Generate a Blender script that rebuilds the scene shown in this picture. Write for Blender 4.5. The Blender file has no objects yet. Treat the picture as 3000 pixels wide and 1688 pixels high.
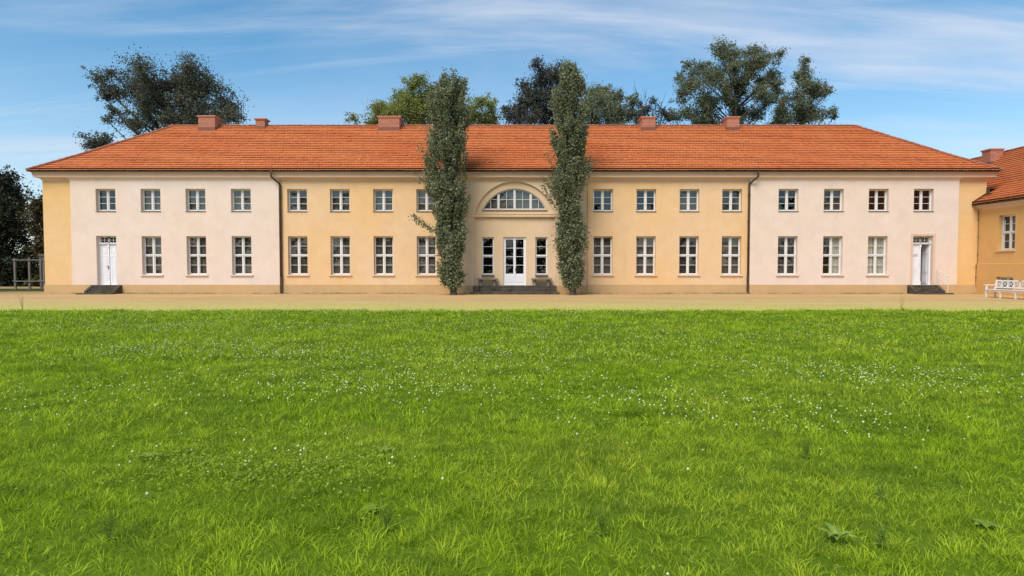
import bpy, math, random
import numpy as np
from mathutils import Vector, Matrix, Euler
random.seed(7)
RNG = np.random.default_rng(11)
R = math.radians
scene = bpy.context.scene
COL = scene.collection

# ------------------------------------------------------------------ camera
cam_d = bpy.data.cameras.new('camera')
cam_d.sensor_width = 36.0
cam_d.lens = 36.0 * 1496 / 2576
cam_d.clip_end = 3000
cam = bpy.data.objects.new('camera', cam_d)
cam.location = (-0.15, -34.0, 1.5)
cam.rotation_euler = (R(88.0), 0, 0)
COL.objects.link(cam)
scene.camera = cam

# ------------------------------------------------------------------ sky, sun, exposure
SUN_DIR = Vector((-0.35, -0.72, 0.95)).normalized()
SUN_EL = math.asin(SUN_DIR.z)
SUN_AZ = math.atan2(SUN_DIR.x, SUN_DIR.y)
world = bpy.data.worlds.new('World')
scene.world = world
world.use_nodes = True
wn = world.node_tree.nodes
wl = world.node_tree.links
wn.clear()
w_out = wn.new('ShaderNodeOutputWorld')
w_bg = wn.new('ShaderNodeBackground')
w_bg.inputs['Strength'].default_value = 0.105
sky = wn.new('ShaderNodeTexSky')
sky.sky_type = 'NISHITA'
sky.sun_disc = False
sky.sun_elevation = SUN_EL
sky.sun_rotation = SUN_AZ
sky.air_density = 1.0
sky.dust_density = 0.4
sky.ozone_density = 2.0
tc = wn.new('ShaderNodeTexCoord')
sep = wn.new('ShaderNodeSeparateXYZ')
wl.new(tc.outputs['Generated'], sep.inputs[0])


def wmath(op, a, b=None, c=None):
    n = wn.new('ShaderNodeMath')
    n.operation = op
    for i, v in enumerate((a, b, c)):
        if v is None:
            continue
        if isinstance(v, (int, float)):
            n.inputs[i].default_value = v
        else:
            wl.new(v, n.inputs[i])
    return n.outputs[0]


def wnoise(sx, sy, rot, scale, detail, rough, dist, seed):
    den = wmath('ADD', wmath('MAXIMUM', sep.outputs['Z'], 0.0), 0.12)
    cx_ = wmath('DIVIDE', sep.outputs['X'], den)
    cy_ = wmath('DIVIDE', sep.outputs['Y'], den)
    cmb = wn.new('ShaderNodeCombineXYZ')
    wl.new(cx_, cmb.inputs[0])
    wl.new(cy_, cmb.inputs[1])
    cmb.inputs[2].default_value = seed
    mp = wn.new('ShaderNodeMapping')
    mp.inputs['Rotation'].default_value = (0, 0, R(rot))
    mp.inputs['Scale'].default_value = (sx, sy, 1)
    wl.new(cmb.outputs[0], mp.inputs[0])
    nz = wn.new('ShaderNodeTexNoise')
    nz.inputs['Scale'].default_value = scale
    nz.inputs['Detail'].default_value = detail
    nz.inputs['Roughness'].default_value = rough
    nz.inputs['Distortion'].default_value = dist
    wl.new(mp.outputs[0], nz.inputs['Vector'])
    return nz.outputs['Fac']


def wramp(x, a, b):
    n = wn.new('ShaderNodeMapRange')
    n.interpolation_type = 'SMOOTHSTEP'
    n.inputs['From Min'].default_value = a
    n.inputs['From Max'].default_value = b
    wl.new(x, n.inputs['Value'])
    return n.outputs['Result']


streak = wramp(wnoise(0.30, 1.7, -26, 0.9, 8, 0.6, 1.1, 3.3), 0.47, 0.70)
streak2 = wramp(wnoise(0.22, 2.0, 14, 1.3, 8, 0.62, 0.9, 5.9), 0.50, 0.74)
veil = wramp(wnoise(0.6, 1.0, 15, 0.45, 5, 0.55, 0.5, 8.1), 0.38, 0.72)
fine = wramp(wnoise(0.25, 1.8, -18, 2.6, 7, 0.62, 1.4, 1.7), 0.46, 0.80)
cl = wmath('ADD', wmath('MULTIPLY', streak, 0.46), wmath('MULTIPLY', streak2, 0.34))
cl = wmath('ADD', cl, wmath('MULTIPLY', veil, 0.26))
cl = wmath('ADD', cl, wmath('MULTIPLY', wmath('MULTIPLY', fine, streak), 0.30))
haze = wramp(sep.outputs['Z'], 0.36, 0.02)
cl = wmath('ADD', wmath('MULTIPLY', cl, 0.85), wmath('MULTIPLY', haze, 0.28))
cl = wmath('MINIMUM', cl, 0.85)
w_mix = wn.new('ShaderNodeMix')
w_mix.data_type = 'RGBA'
wl.new(cl, w_mix.inputs['Factor'])
w_hs = wn.new('ShaderNodeHueSaturation')
w_hs.inputs['Saturation'].default_value = 1.25
w_hs.inputs['Hue'].default_value = 0.487
wl.new(sky.outputs[0], w_hs.inputs['Color'])
wl.new(w_hs.outputs[0], w_mix.inputs['A'])
w_mix.inputs['B'].default_value = (4.5, 4.85, 5.6, 1)
wl.new(w_mix.outputs['Result'], w_bg.inputs['Color'])
wl.new(w_bg.outputs[0], w_out.inputs['Surface'])

sun_d = bpy.data.lights.new('sun', 'SUN')
sun_d.energy = 2.5
sun_d.angle = R(35)
sun_d.color = (1.0, 0.93, 0.82)
sun = bpy.data.objects.new('sun', sun_d)
sun.rotation_euler = SUN_DIR.to_track_quat('Z', 'Y').to_euler()
sun.location = (-20, -40, 40)
COL.objects.link(sun)

scene.view_settings.view_transform = 'Standard'
scene.view_settings.look = 'None'
scene.view_settings.gamma = 1.0
scene.view_settings.exposure = 0.64
scene.view_settings.use_curve_mapping = False

# ------------------------------------------------------------------ materials
MATS = {}


class NT:
    def __init__(self, name):
        self.m = bpy.data.materials.new(name)
        self.m.use_nodes = True
        self.n = self.m.node_tree.nodes
        self.l = self.m.node_tree.links
        self.b = self.n['Principled BSDF']
        self.out = self.n['Material Output']
        MATS[name] = self.m
        self._tc = None

    def coord(self):
        if self._tc is None:
            self._tc = self.n.new('ShaderNodeNewGeometry')
        return self._tc.outputs['Position']

    def noise(self, scale, detail=4, rough=0.6, stretch=(1, 1, 1), dist=0.0, off=0.0):
        mp = self.n.new('ShaderNodeMapping')
        mp.inputs['Scale'].default_value = stretch
        mp.inputs['Location'].default_value = (off, off * 1.7, off * 0.6)
        self.l.new(self.coord(), mp.inputs[0])
        nz = self.n.new('ShaderNodeTexNoise')
        nz.inputs['Scale'].default_value = scale
        nz.inputs['Detail'].default_value = detail
        nz.inputs['Roughness'].default_value = rough
        nz.inputs['Distortion'].default_value = dist
        self.l.new(mp.outputs[0], nz.inputs['Vector'])
        return nz.outputs['Fac']

    def rng(self, x, a, b, lo=0.0, hi=1.0):
        n = self.n.new('ShaderNodeMapRange')
        n.inputs['From Min'].default_value = a
        n.inputs['From Max'].default_value = b
        n.inputs['To Min'].default_value = lo
        n.inputs['To Max'].default_value = hi
        self.l.new(x, n.inputs['Value'])
        return n.outputs['Result']

    def mix(self, f, a, b, mode='MIX'):
        n = self.n.new('ShaderNodeMix')
        n.data_type = 'RGBA'
        n.blend_type = mode
        for sock, v in (('Factor', f), ('A', a), ('B', b)):
            if isinstance(v, (int, float)):
                n.inputs[sock].default_value = v
            elif isinstance(v, tuple):
                n.inputs[sock].default_value = (v[0], v[1], v[2], 1)
            else:
                self.l.new(v, n.inputs[sock])
        return n.outputs['Result']

    def attr(self, name):
        a = self.n.new('ShaderNodeAttribute')
        a.attribute_name = name
        return a.outputs['Fac']

    def objrand(self):
        return self.n.new('ShaderNodeObjectInfo').outputs['Random']

    def color(self, c):
        self.l.new(c, self.b.inputs['Base Color']) if not isinstance(c, tuple) else self.b.inputs['Base Color'].__setattr__('default_value', (c[0], c[1], c[2], 1))
        return self

    def bump(self, h, strength=0.3, dist=0.02):
        bn = self.n.new('ShaderNodeBump')
        bn.inputs['Strength'].default_value = strength
        bn.inputs['Distance'].default_value = dist
        self.l.new(h, bn.inputs['Height'])
        self.l.new(bn.outputs[0], self.b.inputs['Normal'])
        return self

    def rough(self, r):
        self.b.inputs['Roughness'].default_value = r
        return self

    def spec(self, s):
        self.b.inputs['Specular IOR Level'].default_value = s
        return self


def plaster(name, c1, c2, stain=(0.30, 0.22, 0.14), off=0.0, amount=0.35):
    t = NT(name)
    big = t.rng(t.noise(0.22, 4, 0.55, off=off), 0.34, 0.66)
    base = t.mix(big, c1, c2)
    med = t.rng(t.noise(1.6, 6, 0.65, off=off + 3), 0.25, 0.75, 0.93, 1.06)
    base = t.mix(1.0, base, med, 'MULTIPLY')
    st = t.rng(t.noise(1.1, 6, 0.7, (2.2, 2.2, 0.16), off=off + 9), 0.60, 0.86, 0, amount)
    base = t.mix(st, base, stain)
    sp = t.rng(t.noise(5.0, 5, 0.7, off=off + 21), 0.66, 0.80, 0, 0.22)
    base = t.mix(sp, base, stain)
    t.color(base).rough(0.92).spec(0.2)
    t.bump(t.noise(38, 4, 0.7), 0.35, 0.006)
    return t.m


PALE = plaster('plaster_pale', (0.74, 0.605, 0.53), (0.74, 0.585, 0.475), off=1.0, amount=0.22)  # section tints put local tone-mapped light into the plaster colour
YELLOW = plaster('plaster_yellow', (0.75, 0.47, 0.225), (0.73, 0.51, 0.315), off=5.0, amount=0.22)
CENTRE = plaster('plaster_centre', (0.68, 0.52, 0.36), (0.69, 0.50, 0.31), off=8.0, amount=0.2)
DEEP = plaster('plaster_deep', (0.69, 0.405, 0.145), (0.66, 0.40, 0.17), off=13.0, amount=0.3)
STRIP = plaster('plaster_strip', (0.73, 0.45, 0.185), (0.73, 0.49, 0.25), off=33.0, amount=0.3)
PLINTH = plaster('plaster_plinth', (0.57, 0.37, 0.17), (0.53, 0.35, 0.18), stain=(0.16, 0.12, 0.07), off=17.0, amount=0.5)
TRIM = plaster('plaster_trim', (0.68, 0.50, 0.39), (0.66, 0.47, 0.34), off=25.0, amount=0.35)

t = NT('roof_tile')
v = t.attr('rnd')
c = t.mix(v, (0.62, 0.175, 0.058), (0.55, 0.135, 0.042))
big = t.rng(t.noise(0.35, 4, 0.6), 0.35, 0.7, 0, 0.55)
c = t.mix(big, c, (0.64, 0.215, 0.08))
dk = t.rng(t.noise(2.2, 6, 0.7, (1, 1, 1), off=4), 0.62, 0.84, 0, 0.25)
c = t.mix(dk, c, (0.19, 0.075, 0.04))
t.color(c).rough(0.85).spec(0.25).bump(t.noise(30, 3), 0.3, 0.006)
TILE = t.m
t = NT('ridge_tile')
c = t.mix(t.objrand(), (0.44, 0.135, 0.06), (0.30, 0.10, 0.055))
c = t.mix(t.rng(t.noise(6, 5), 0.5, 0.75, 0, 0.6), c, (0.16, 0.08, 0.05))
t.color(c).rough(0.9)
RIDGE = t.m
t = NT('roof_batten')
t.color((0.05, 0.028, 0.018)).rough(1.0)
BATTEN = t.m
t = NT('chimney_brick')
c = t.mix(t.attr('rnd'), (0.56, 0.225, 0.14), (0.44, 0.17, 0.105))
c = t.mix(t.rng(t.noise(9, 5), 0.5, 0.8, 0, 0.5), c, (0.15, 0.08, 0.06))
t.color(c).rough(0.9)
BRICK = t.m
t = NT('chimney_mortar')
t.color(t.mix(t.noise(8, 4), (0.34, 0.22, 0.16), (0.42, 0.29, 0.21))).rough(0.95)
MORTAR = t.m
t = NT('chimney_flashing')
t.color(t.mix(t.noise(5, 4), (0.15, 0.055, 0.03), (0.26, 0.085, 0.045))).rough(0.6)
FLASH = t.m
t = NT('white_paint')
c = t.mix(t.rng(t.noise(3, 6, 0.7), 0.5, 0.85, 0, 0.5), (0.72, 0.69, 0.67), (0.55, 0.50, 0.46))
t.color(c).rough(0.45).spec(0.4).bump(t.noise(20, 3), 0.1, 0.003)
WHITE = t.m
t = NT('door_white')
c = t.mix(t.rng(t.noise(2, 6, 0.7), 0.5, 0.9, 0, 0.5), (0.78, 0.77, 0.80), (0.58, 0.56, 0.56))
t.color(c).rough(0.5).spec(0.4)
DOORW = t.m
t = NT('dark_metal')
c = t.mix(t.rng(t.noise(4, 6, 0.7), 0.35, 0.75), (0.055, 0.036, 0.024), (0.135, 0.075, 0.042))
t.color(c).rough(0.55).spec(0.5)
t.b.inputs['Metallic'].default_value = 0.3
METAL = t.m
t = NT('black_iron')
t.color((0.025, 0.022, 0.02)).rough(0.5)
IRON = t.m
t = NT('sill_metal')
t.color(t.mix(t.noise(9, 4), (0.10, 0.07, 0.05), (0.17, 0.115, 0.075))).rough(0.6)
SILLM = t.m
t = NT('step_stone')
c = t.mix(t.rng(t.noise(2.5, 7, 0.7), 0.35, 0.7), (0.032, 0.025, 0.017), (0.11, 0.085, 0.058))
c = t.mix(t.rng(t.noise(6, 6, 0.75, off=5), 0.62, 0.75, 0, 0.7), c, (0.30, 0.25, 0.18))
t.color(c).rough(0.9).bump(t.noise(25, 5), 0.4, 0.01)
STEP = t.m
t = NT('bench_stone')
c = t.mix(t.rng(t.noise(6, 6, 0.7), 0.3, 0.7), (0.13, 0.10, 0.07), (0.36, 0.29, 0.21))
t.color(c).rough(0.9).bump(t.noise(30, 5), 0.4, 0.01)
BSTONE = t.m
t = NT('weathered_wood')
c = t.mix(t.rng(t.noise(5, 6, 0.7, (3, 3, 0.4)), 0.3, 0.7), (0.10, 0.085, 0.07), (0.22, 0.19, 0.155))
t.color(c).rough(0.9)
WOOD = t.m
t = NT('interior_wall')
t.color((0.07, 0.06, 0.05)).rough(1.0)  # darkness of the rooms is put into the wall colour
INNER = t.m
t = NT('blind_grey')
c = t.mix(t.objrand(), (0.20, 0.165, 0.14), (0.08, 0.066, 0.058))
t.color(c).rough(0.95)
BLIND = t.m
t = NT('curtain_white')
c = t.mix(t.rng(t.noise(9, 2, 0.5, (1, 1, 0.05)), 0.4, 0.6), (0.78, 0.75, 0.70), (0.60, 0.57, 0.53))
t.color(c).rough(0.95)
CURT = t.m

t = NT('window_glass')
t.n.remove(t.b)
tr = t.n.new('ShaderNodeBsdfTransparent')
tr.inputs[0].default_value = (0.86, 0.87, 0.85, 1)
gl = t.n.new('ShaderNodeBsdfGlossy')
gl.inputs['Roughness'].default_value = 0.015
lw = t.n.new('ShaderNodeLayerWeight')
lw.inputs['Blend'].default_value = 0.5
pw_ = t.n.new('ShaderNodeMath')
pw_.operation = 'POWER'
pw_.inputs[1].default_value = 5.0
t.l.new(lw.outputs['Facing'], pw_.inputs[0])
fr = t.n.new('ShaderNodeMapRange')
fr.inputs['To Min'].default_value = 0.055
fr.inputs['To Max'].default_value = 1.0
t.l.new(pw_.outputs[0], fr.inputs['Value'])
bn = t.n.new('ShaderNodeBump')
bn.inputs['Strength'].default_value = 0.03
bn.inputs['Distance'].default_value = 0.01
t.l.new(t.noise(2.2, 2), bn.inputs['Height'])
t.l.new(bn.outputs[0], gl.inputs['Normal'])
mx = t.n.new('ShaderNodeMixShader')
t.l.new(fr.outputs[0], mx.inputs[0])
t.l.new(tr.outputs[0], mx.inputs[1])
t.l.new(gl.outputs[0], mx.inputs[2])
t.l.new(mx.outputs[0], t.out.inputs['Surface'])
GLASS = t.m

t = NT('gravel')
sepn = t.n.new('ShaderNodeSeparateXYZ')
t.l.new(t.coord(), sepn.inputs[0])
c = t.mix(t.rng(t.noise(0.5, 6, 0.65, (0.35, 1, 1)), 0.3, 0.7), (0.60, 0.395, 0.18), (0.47, 0.295, 0.125))
c = t.mix(t.rng(t.noise(3, 6, 0.7, (0.5, 1, 1), off=2), 0.55, 0.8, 0, 0.5), c, (0.30, 0.21, 0.12))
fine_ = t.rng(t.noise(60, 3, 0.8), 0.3, 0.75, 0.82, 1.12)
c = t.mix(1.0, c, fine_, 'MULTIPLY')
# yellow-green tint, partly sparse grass, where the forecourt meets the lawn
g = t.rng(sepn.outputs['Y'], -6.0, -13.5, 0, 1)
gm = t.n.new('ShaderNodeMath')
gm.operation = 'MULTIPLY'
t.l.new(g, gm.inputs[0])
t.l.new(t.rng(t.noise(0.8, 6, 0.7, (0.4, 1, 1), off=7), 0.2, 0.6, 0.5, 0.95), gm.inputs[1])
c = t.mix(gm.outputs[0], c, (0.50, 0.47, 0.11))
# noise-broken strip, darker towards the wall foot
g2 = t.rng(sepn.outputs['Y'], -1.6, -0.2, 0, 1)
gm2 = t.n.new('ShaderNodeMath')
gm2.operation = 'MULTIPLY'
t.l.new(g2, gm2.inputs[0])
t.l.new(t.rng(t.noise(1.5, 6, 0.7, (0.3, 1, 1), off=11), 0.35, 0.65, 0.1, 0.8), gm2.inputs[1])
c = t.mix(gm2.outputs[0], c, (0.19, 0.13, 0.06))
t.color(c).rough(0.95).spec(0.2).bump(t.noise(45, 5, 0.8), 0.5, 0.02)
GRAVEL = t.m
t = NT('lawn_soil')
c = t.mix(t.noise(1.2, 6), (0.075, 0.13, 0.007), (0.13, 0.21, 0.010))
t.color(c).rough(1.0).spec(0.1).bump(t.noise(20, 6), 0.6, 0.05)
SOIL = t.m
t = NT('rough_grass_ground')
c = t.mix(t.noise(0.6, 6), (0.035, 0.055, 0.014), (0.075, 0.09, 0.03))
t.color(c).rough(1.0).spec(0.1).bump(t.noise(12, 6), 0.8, 0.08)
GROUND = t.m


def leafmat(name, c1, c2, c3, transl=0.3, big=0.4, rough=0.5):
    t = NT(name)
    v = t.attr('rnd')
    c = t.mix(v, c1, c2)
    c = t.mix(t.rng(t.noise(big, 4, 0.6), 0.35, 0.68), c, c3)
    t.color(c).rough(rough).spec(0.15)
    if transl > 0:
        tl = t.n.new('ShaderNodeBsdfTranslucent')
        t.l.new(c, tl.inputs[0])
        ms = t.n.new('ShaderNodeMixShader')
        ms.inputs[0].default_value = transl
        t.l.new(t.b.outputs[0], ms.inputs[1])
        t.l.new(tl.outputs[0], ms.inputs[2])
        t.l.new(ms.outputs[0], t.out.inputs['Surface'])
    return t.m


L_POPLAR = leafmat('poplar_leaf', (0.095, 0.115, 0.055), (0.38, 0.40, 0.24), (0.15, 0.17, 0.085), 0.2, 0.8, 0.4)
L_OAK = leafmat('oak_leaf', (0.055, 0.062, 0.042), (0.20, 0.21, 0.125), (0.10, 0.098, 0.075), 0.2, 0.3)
L_GREEN = leafmat('lime_leaf', (0.16, 0.21, 0.05), (0.42, 0.47, 0.13), (0.30, 0.30, 0.09), 0.35, 0.3)
L_DARK = leafmat('dark_leaf', (0.045, 0.052, 0.04), (0.15, 0.16, 0.11), (0.08, 0.076, 0.066), 0.2, 0.3)
L_MID = leafmat('mid_leaf', (0.10, 0.12, 0.07), (0.34, 0.37, 0.20), (0.18, 0.19, 0.12), 0.35, 0.3)
L_EVER = leafmat('evergreen_leaf', (0.02, 0.024, 0.014), (0.075, 0.09, 0.045), (0.03, 0.032, 0.018), 0.15, 0.45)
L_BROWN = leafmat('bronze_leaf', (0.05, 0.04, 0.015), (0.12, 0.10, 0.035), (0.07, 0.05, 0.02), 0.2, 0.45)
L_WEED = leafmat('weed_leaf', (0.16, 0.25, 0.03), (0.32, 0.43, 0.08), (0.22, 0.33, 0.05), 0.3, 2.0)
t = NT('bark')
c = t.mix(t.noise(6, 6, 0.7, (2, 2, 0.4)), (0.035, 0.028, 0.022), (0.10, 0.082, 0.062))
t.color(c).rough(0.95)
BARK = t.m

t = NT('grass_blade')
v = t.attr('rnd')
c = t.mix(v, (0.14, 0.255, 0.008), (0.54, 0.73, 0.03))
pm = t.rng(t.noise(0.45, 5, 0.65), 0.36, 0.64)
c = t.mix(pm, c, t.mix(v, (0.19, 0.28, 0.014), (0.66, 0.76, 0.07)))
pm2 = t.rng(t.noise(1.3, 6, 0.72, (0.6, 1, 1), off=6), 0.52, 0.64, 0, 0.7)
c = t.mix(pm2, c, t.mix(v, (0.07, 0.13, 0.010), (0.22, 0.36, 0.035)))
pm3 = t.rng(t.noise(5.0, 5, 0.7, off=16), 0.52, 0.64, 0, 0.75)
c = t.mix(pm3, c, t.mix(v, (0.06, 0.11, 0.010), (0.25, 0.37, 0.045)))
dry = t.rng(t.noise(0.9, 5, 0.7, off=40), 0.64, 0.76, 0, 0.5)
c = t.mix(dry, c, t.mix(v, (0.22, 0.20, 0.05), (0.45, 0.43, 0.14)))
t.color(c).rough(0.6).spec(0.1)
tl = t.n.new('ShaderNodeBsdfTranslucent')
t.l.new(c, tl.inputs[0])
ms = t.n.new('ShaderNodeMixShader')
ms.inputs[0].default_value = 0.45
t.l.new(t.b.outputs[0], ms.inputs[1])
t.l.new(tl.outputs[0], ms.inputs[2])
t.l.new(ms.outputs[0], t.out.inputs['Surface'])
GRASS = t.m
L_CLOVER = leafmat('clover_leaf', (0.13, 0.20, 0.014), (0.36, 0.48, 0.05), (0.22, 0.31, 0.025), 0.25, 1.0)
t = NT('clover_bloom')
t.color(t.mix(t.attr('rnd'), (0.46, 0.52, 0.24), (0.68, 0.68, 0.46))).rough(0.8)
BLOOM = t.m
t = NT('sign_plate')
t.color((0.75, 0.73, 0.72)).rough(0.5)
PLATE = t.m
t = NT('sign_lettering')
t.color((0.05, 0.05, 0.06)).rough(0.6)
LETTER = t.m


# ------------------------------------------------------------------ mesh helpers
def link(o, parent=None):
    COL.objects.link(o)
    if parent is not None:
        o.parent = parent
    return o


def tag(o, label=None, cat=None, group=None, kind=None):
    if label:
        o['label'] = label
    if cat:
        o['category'] = cat
    if group:
        o['group'] = group
    if kind:
        o['kind'] = kind
    return o


def thing(name, label, cat, loc=(0, 0, 0), rotz=0.0, group=None):
    o = bpy.data.objects.new(name, None)
    o.location = loc
    o.rotation_euler = (0, 0, rotz)
    o.empty_display_size = 0.3
    link(o)
    return tag(o, label, cat, group)


class MB:
    def __init__(self):
        self.v = []
        self.f = []
        self.r = []

    def face(self, pts, rnd=0.0):
        i = len(self.v)
        self.v.extend([tuple(p) for p in pts])
        self.f.append(tuple(range(i, i + len(pts))))
        self.r.append(rnd)

    def box(self, x0, x1, y0, y1, z0, z1, rnd=0.0):
        i = len(self.v)
        self.v += [(x0, y0, z0), (x1, y0, z0), (x1, y1, z0), (x0, y1, z0),
                   (x0, y0, z1), (x1, y0, z1), (x1, y1, z1), (x0, y1, z1)]
        for q in ((0, 3, 2, 1), (4, 5, 6, 7), (0, 1, 5, 4), (1, 2, 6, 5), (2, 3, 7, 6), (3, 0, 4, 7)):
            self.f.append(tuple(i + k for k in q))
            self.r.append(rnd)
        return self

    def prism(self, poly, y0, y1):
        """poly of (x, z), extruded along y"""
        n = len(poly)
        i = len(self.v)
        self.v += [(p[0], y0, p[1]) for p in poly] + [(p[0], y1, p[1]) for p in poly]
        self.f.append(tuple(range(i, i + n)))
        self.f.append(tuple(range(i + 2 * n - 1, i + n - 1, -1)))
        self.r += [0.0, 0.0]
        for k in range(n):
            k2 = (k + 1) % n
            self.f.append((i + k, i + n + k, i + n + k2, i + k2))
            self.r.append(0.0)
        return self

    def prism_x(self, poly, x0, x1):
        """poly of (y, z), extruded along x"""
        n = len(poly)
        i = len(self.v)
        self.v += [(x0, p[0], p[1]) for p in poly] + [(x1, p[0], p[1]) for p in poly]
        self.f.append(tuple(range(i, i + n)))
        self.f.append(tuple(range(i + 2 * n - 1, i + n - 1, -1)))
        self.r += [0.0, 0.0]
        for k in range(n):
            k2 = (k + 1) % n
            self.f.append((i + k, i + n + k, i + n + k2, i + k2))
            self.r.append(0.0)
        return self

    def tube(self, pts, rads, n=6, cap=True):
        pts = [Vector(p) for p in pts]
        if not isinstance(rads, (list, tuple)):
            rads = [rads] * len(pts)
        base = len(self.v)
        up = Vector((0.13, 0.21, 1)).normalized()
        for k, p in enumerate(pts):
            d = (pts[min(k + 1, len(pts) - 1)] - pts[max(k - 1, 0)])
            if d.length < 1e-9:
                d = Vector((0, 0, 1))
            d.normalize()
            a = d.cross(up)
            if a.length < 1e-3:
                a = d.cross(Vector((1, 0, 0)))
            a.normalize()
            b = d.cross(a)
            for j in range(n):
                an = 2 * math.pi * j / n
                q = p + (a * math.cos(an) + b * math.sin(an)) * rads[k]
                self.v.append(tuple(q))
        for k in range(len(pts) - 1):
            for j in range(n):
                j2 = (j + 1) % n
                self.f.append((base + k * n + j, base + k * n + j2, base + (k + 1) * n + j2, base + (k + 1) * n + j))
                self.r.append(0.0)
        if cap:
            self.f.append(tuple(base + j for j in reversed(range(n))))
            self.f.append(tuple(base + (len(pts) - 1) * n + j for j in range(n)))
            self.r += [0.0, 0.0]
        return self

    def bar(self, a, b, w, h):
        """rectangular bar from a to b"""
        a, b = Vector(a), Vector(b)
        d = (b - a).normalized()
        s = d.cross(Vector((0, 1, 0)))
        if s.length < 0.05:
            s = d.cross(Vector((1, 0, 0)))
        s.normalize()
        u = d.cross(s)
        i = len(self.v)
        for p in (a, b):
            for sx, sy in ((-1, -1), (1, -1), (1, 1), (-1, 1)):
                self.v.append(tuple(p + s * sx * w / 2 + u * sy * h / 2))
        for q in ((0, 3, 2, 1), (4, 5, 6, 7), (0, 1, 5, 4), (1, 2, 6, 5), (2, 3, 7, 6), (3, 0, 4, 7)):
            self.f.append(tuple(i + k for k in q))
            self.r.append(0.0)
        return self

    def mesh(self, name, mat, smooth=False, rnd=False):
        me = bpy.data.meshes.new(name)
        me.from_pydata(self.v, [], self.f)
        me.materials.append(mat)
        if rnd:
            a = me.attributes.new('rnd', 'FLOAT', 'FACE')
            a.data.foreach_set('value', np.array(self.r, dtype=np.float32))
        if smooth:
            me.polygons.foreach_set('use_smooth', [True] * len(me.polygons))
        me.update()
        return me

    def build(self, name, mat, parent=None, smooth=False, rnd=False, loc=None, bevel=0.0):
        o = bpy.data.objects.new(name, self.mesh(name, mat, smooth, rnd))
        if loc:
            o.location = loc
        if bevel > 0:
            md = o.modifiers.new('bevel', 'BEVEL')
            md.width = bevel
            md.segments = 2
            md.limit_method = 'ANGLE'
        return link(o, parent)


def shared(name, me, parent, loc=(0, 0, 0), rot=(0, 0, 0)):
    o = bpy.data.objects.new(name, me)
    o.location = loc
    o.rotation_euler = rot
    return link(o, parent)


def np_mesh(name, V, Fs, mat, rnd=None, parent=None, smooth=False):
    """V (n,3); Fs list of index arrays (m,k); rnd list aligned with faces in order"""
    me = bpy.data.meshes.new(name)
    V = np.asarray(V, dtype=np.float32)
    me.vertices.add(len(V))
    me.vertices.foreach_set('co', V.ravel())
    loops = np.concatenate([f.ravel() for f in Fs]).astype(np.int32)
    sizes = np.concatenate([np.full(len(f), f.shape[1]) for f in Fs]).astype(np.int32)
    starts = np.concatenate([[0], np.cumsum(sizes)[:-1]]).astype(np.int32)
    me.loops.add(len(loops))
    me.loops.foreach_set('vertex_index', loops)
    me.polygons.add(len(sizes))
    me.polygons.foreach_set('loop_start', starts)
    if smooth:
        me.polygons.foreach_set('use_smooth', np.ones(len(sizes), dtype=bool))
    me.update(calc_edges=True)
    me.validate()
    if rnd is not None:
        a = me.attributes.new('rnd', 'FLOAT', 'FACE')
        a.data.foreach_set('value', np.asarray(rnd, dtype=np.float32))
    me.materials.append(mat)
    o = bpy.data.objects.new(name, me)
    return link(o, parent)


def leaves(name, pts, size, mat, parent, rng, elong=1.35, flat=0.0):
    n = len(pts)
    d = rng.normal(size=(n, 3))
    d[:, 2] *= (1 - flat)
    d /= np.linalg.norm(d, axis=1)[:, None] + 1e-9
    e = rng.normal(size=(n, 3))
    e -= (e * d).sum(1)[:, None] * d
    e /= np.linalg.norm(e, axis=1)[:, None] + 1e-9
    s = size * rng.uniform(0.6, 1.35, n)[:, None]
    a = d * s * 0.5 * elong
    b = e * s * 0.5
    V = np.stack([pts - a, pts + b - a * 0.1, pts + a, pts - b - a * 0.1], 1).reshape(-1, 3)
    F = np.arange(n * 4).reshape(-1, 4)
    return np_mesh(name, V, [F], mat, rng.random(n), parent)


# ------------------------------------------------------------------ ground, forecourt, lawn
def sheet(name, x0, x1, y0, y1, z, mat):
    m = MB()
    m.face([(x0, y0, z), (x1, y0, z), (x1, y1, z), (x0, y1, z)])
    return tag(m.build(name, mat), kind='structure')


sheet('ground', -1500, 1500, -1500, 1500, -0.03, GROUND)
m = MB()
m.face([(-60, -14.25, 0), (26.42, -14.25, 0), (26.42, 3.0, 0), (-26.9, 3.0, 0), (-31.0, 2.5, 0), (-40.5, -0.3, 0), (-60, -3, 0)])
tag(m.build('gravel_forecourt', GRAVEL), kind='structure')
m = MB()
m.face([(-70, 8.2, 0.0), (-26.9, 7.4, 0.0), (-26.9, 11.5, 0.0), (-70, 12.6, 0.0)])
tag(m.build('garden_path', GRAVEL), kind='structure')


def lumps(x, y, seed, scale):
    r = np.random.default_rng(seed)
    out = np.zeros_like(x)
    for k in range(10):
        a = r.uniform(0, 2 * np.pi)
        f = scale * r.uniform(0.5, 2.2)
        out += np.sin((x * np.cos(a) + y * np.sin(a)) * f + r.uniform(0, 6.28)) / (0.7 + f / scale)
    return out / 3.2


def lawn_z(x, y):
    return 0.012 + (0.085 + 0.045 * lumps(x, y, 3, 1.1) + 0.028 * lumps(x, y, 4, 3.5)) * np.clip((-13.9 - y) / 2.0, 0.0, 1.0)


def lawn_edge(x):
    return -14.2 + 0.20 * np.sin(x * 0.7) + 0.14 * np.sin(x * 1.9 + 1) + 0.10 * np.sin(x * 4.6) + 0.06 * np.sin(x * 9.7 + 2)


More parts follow.
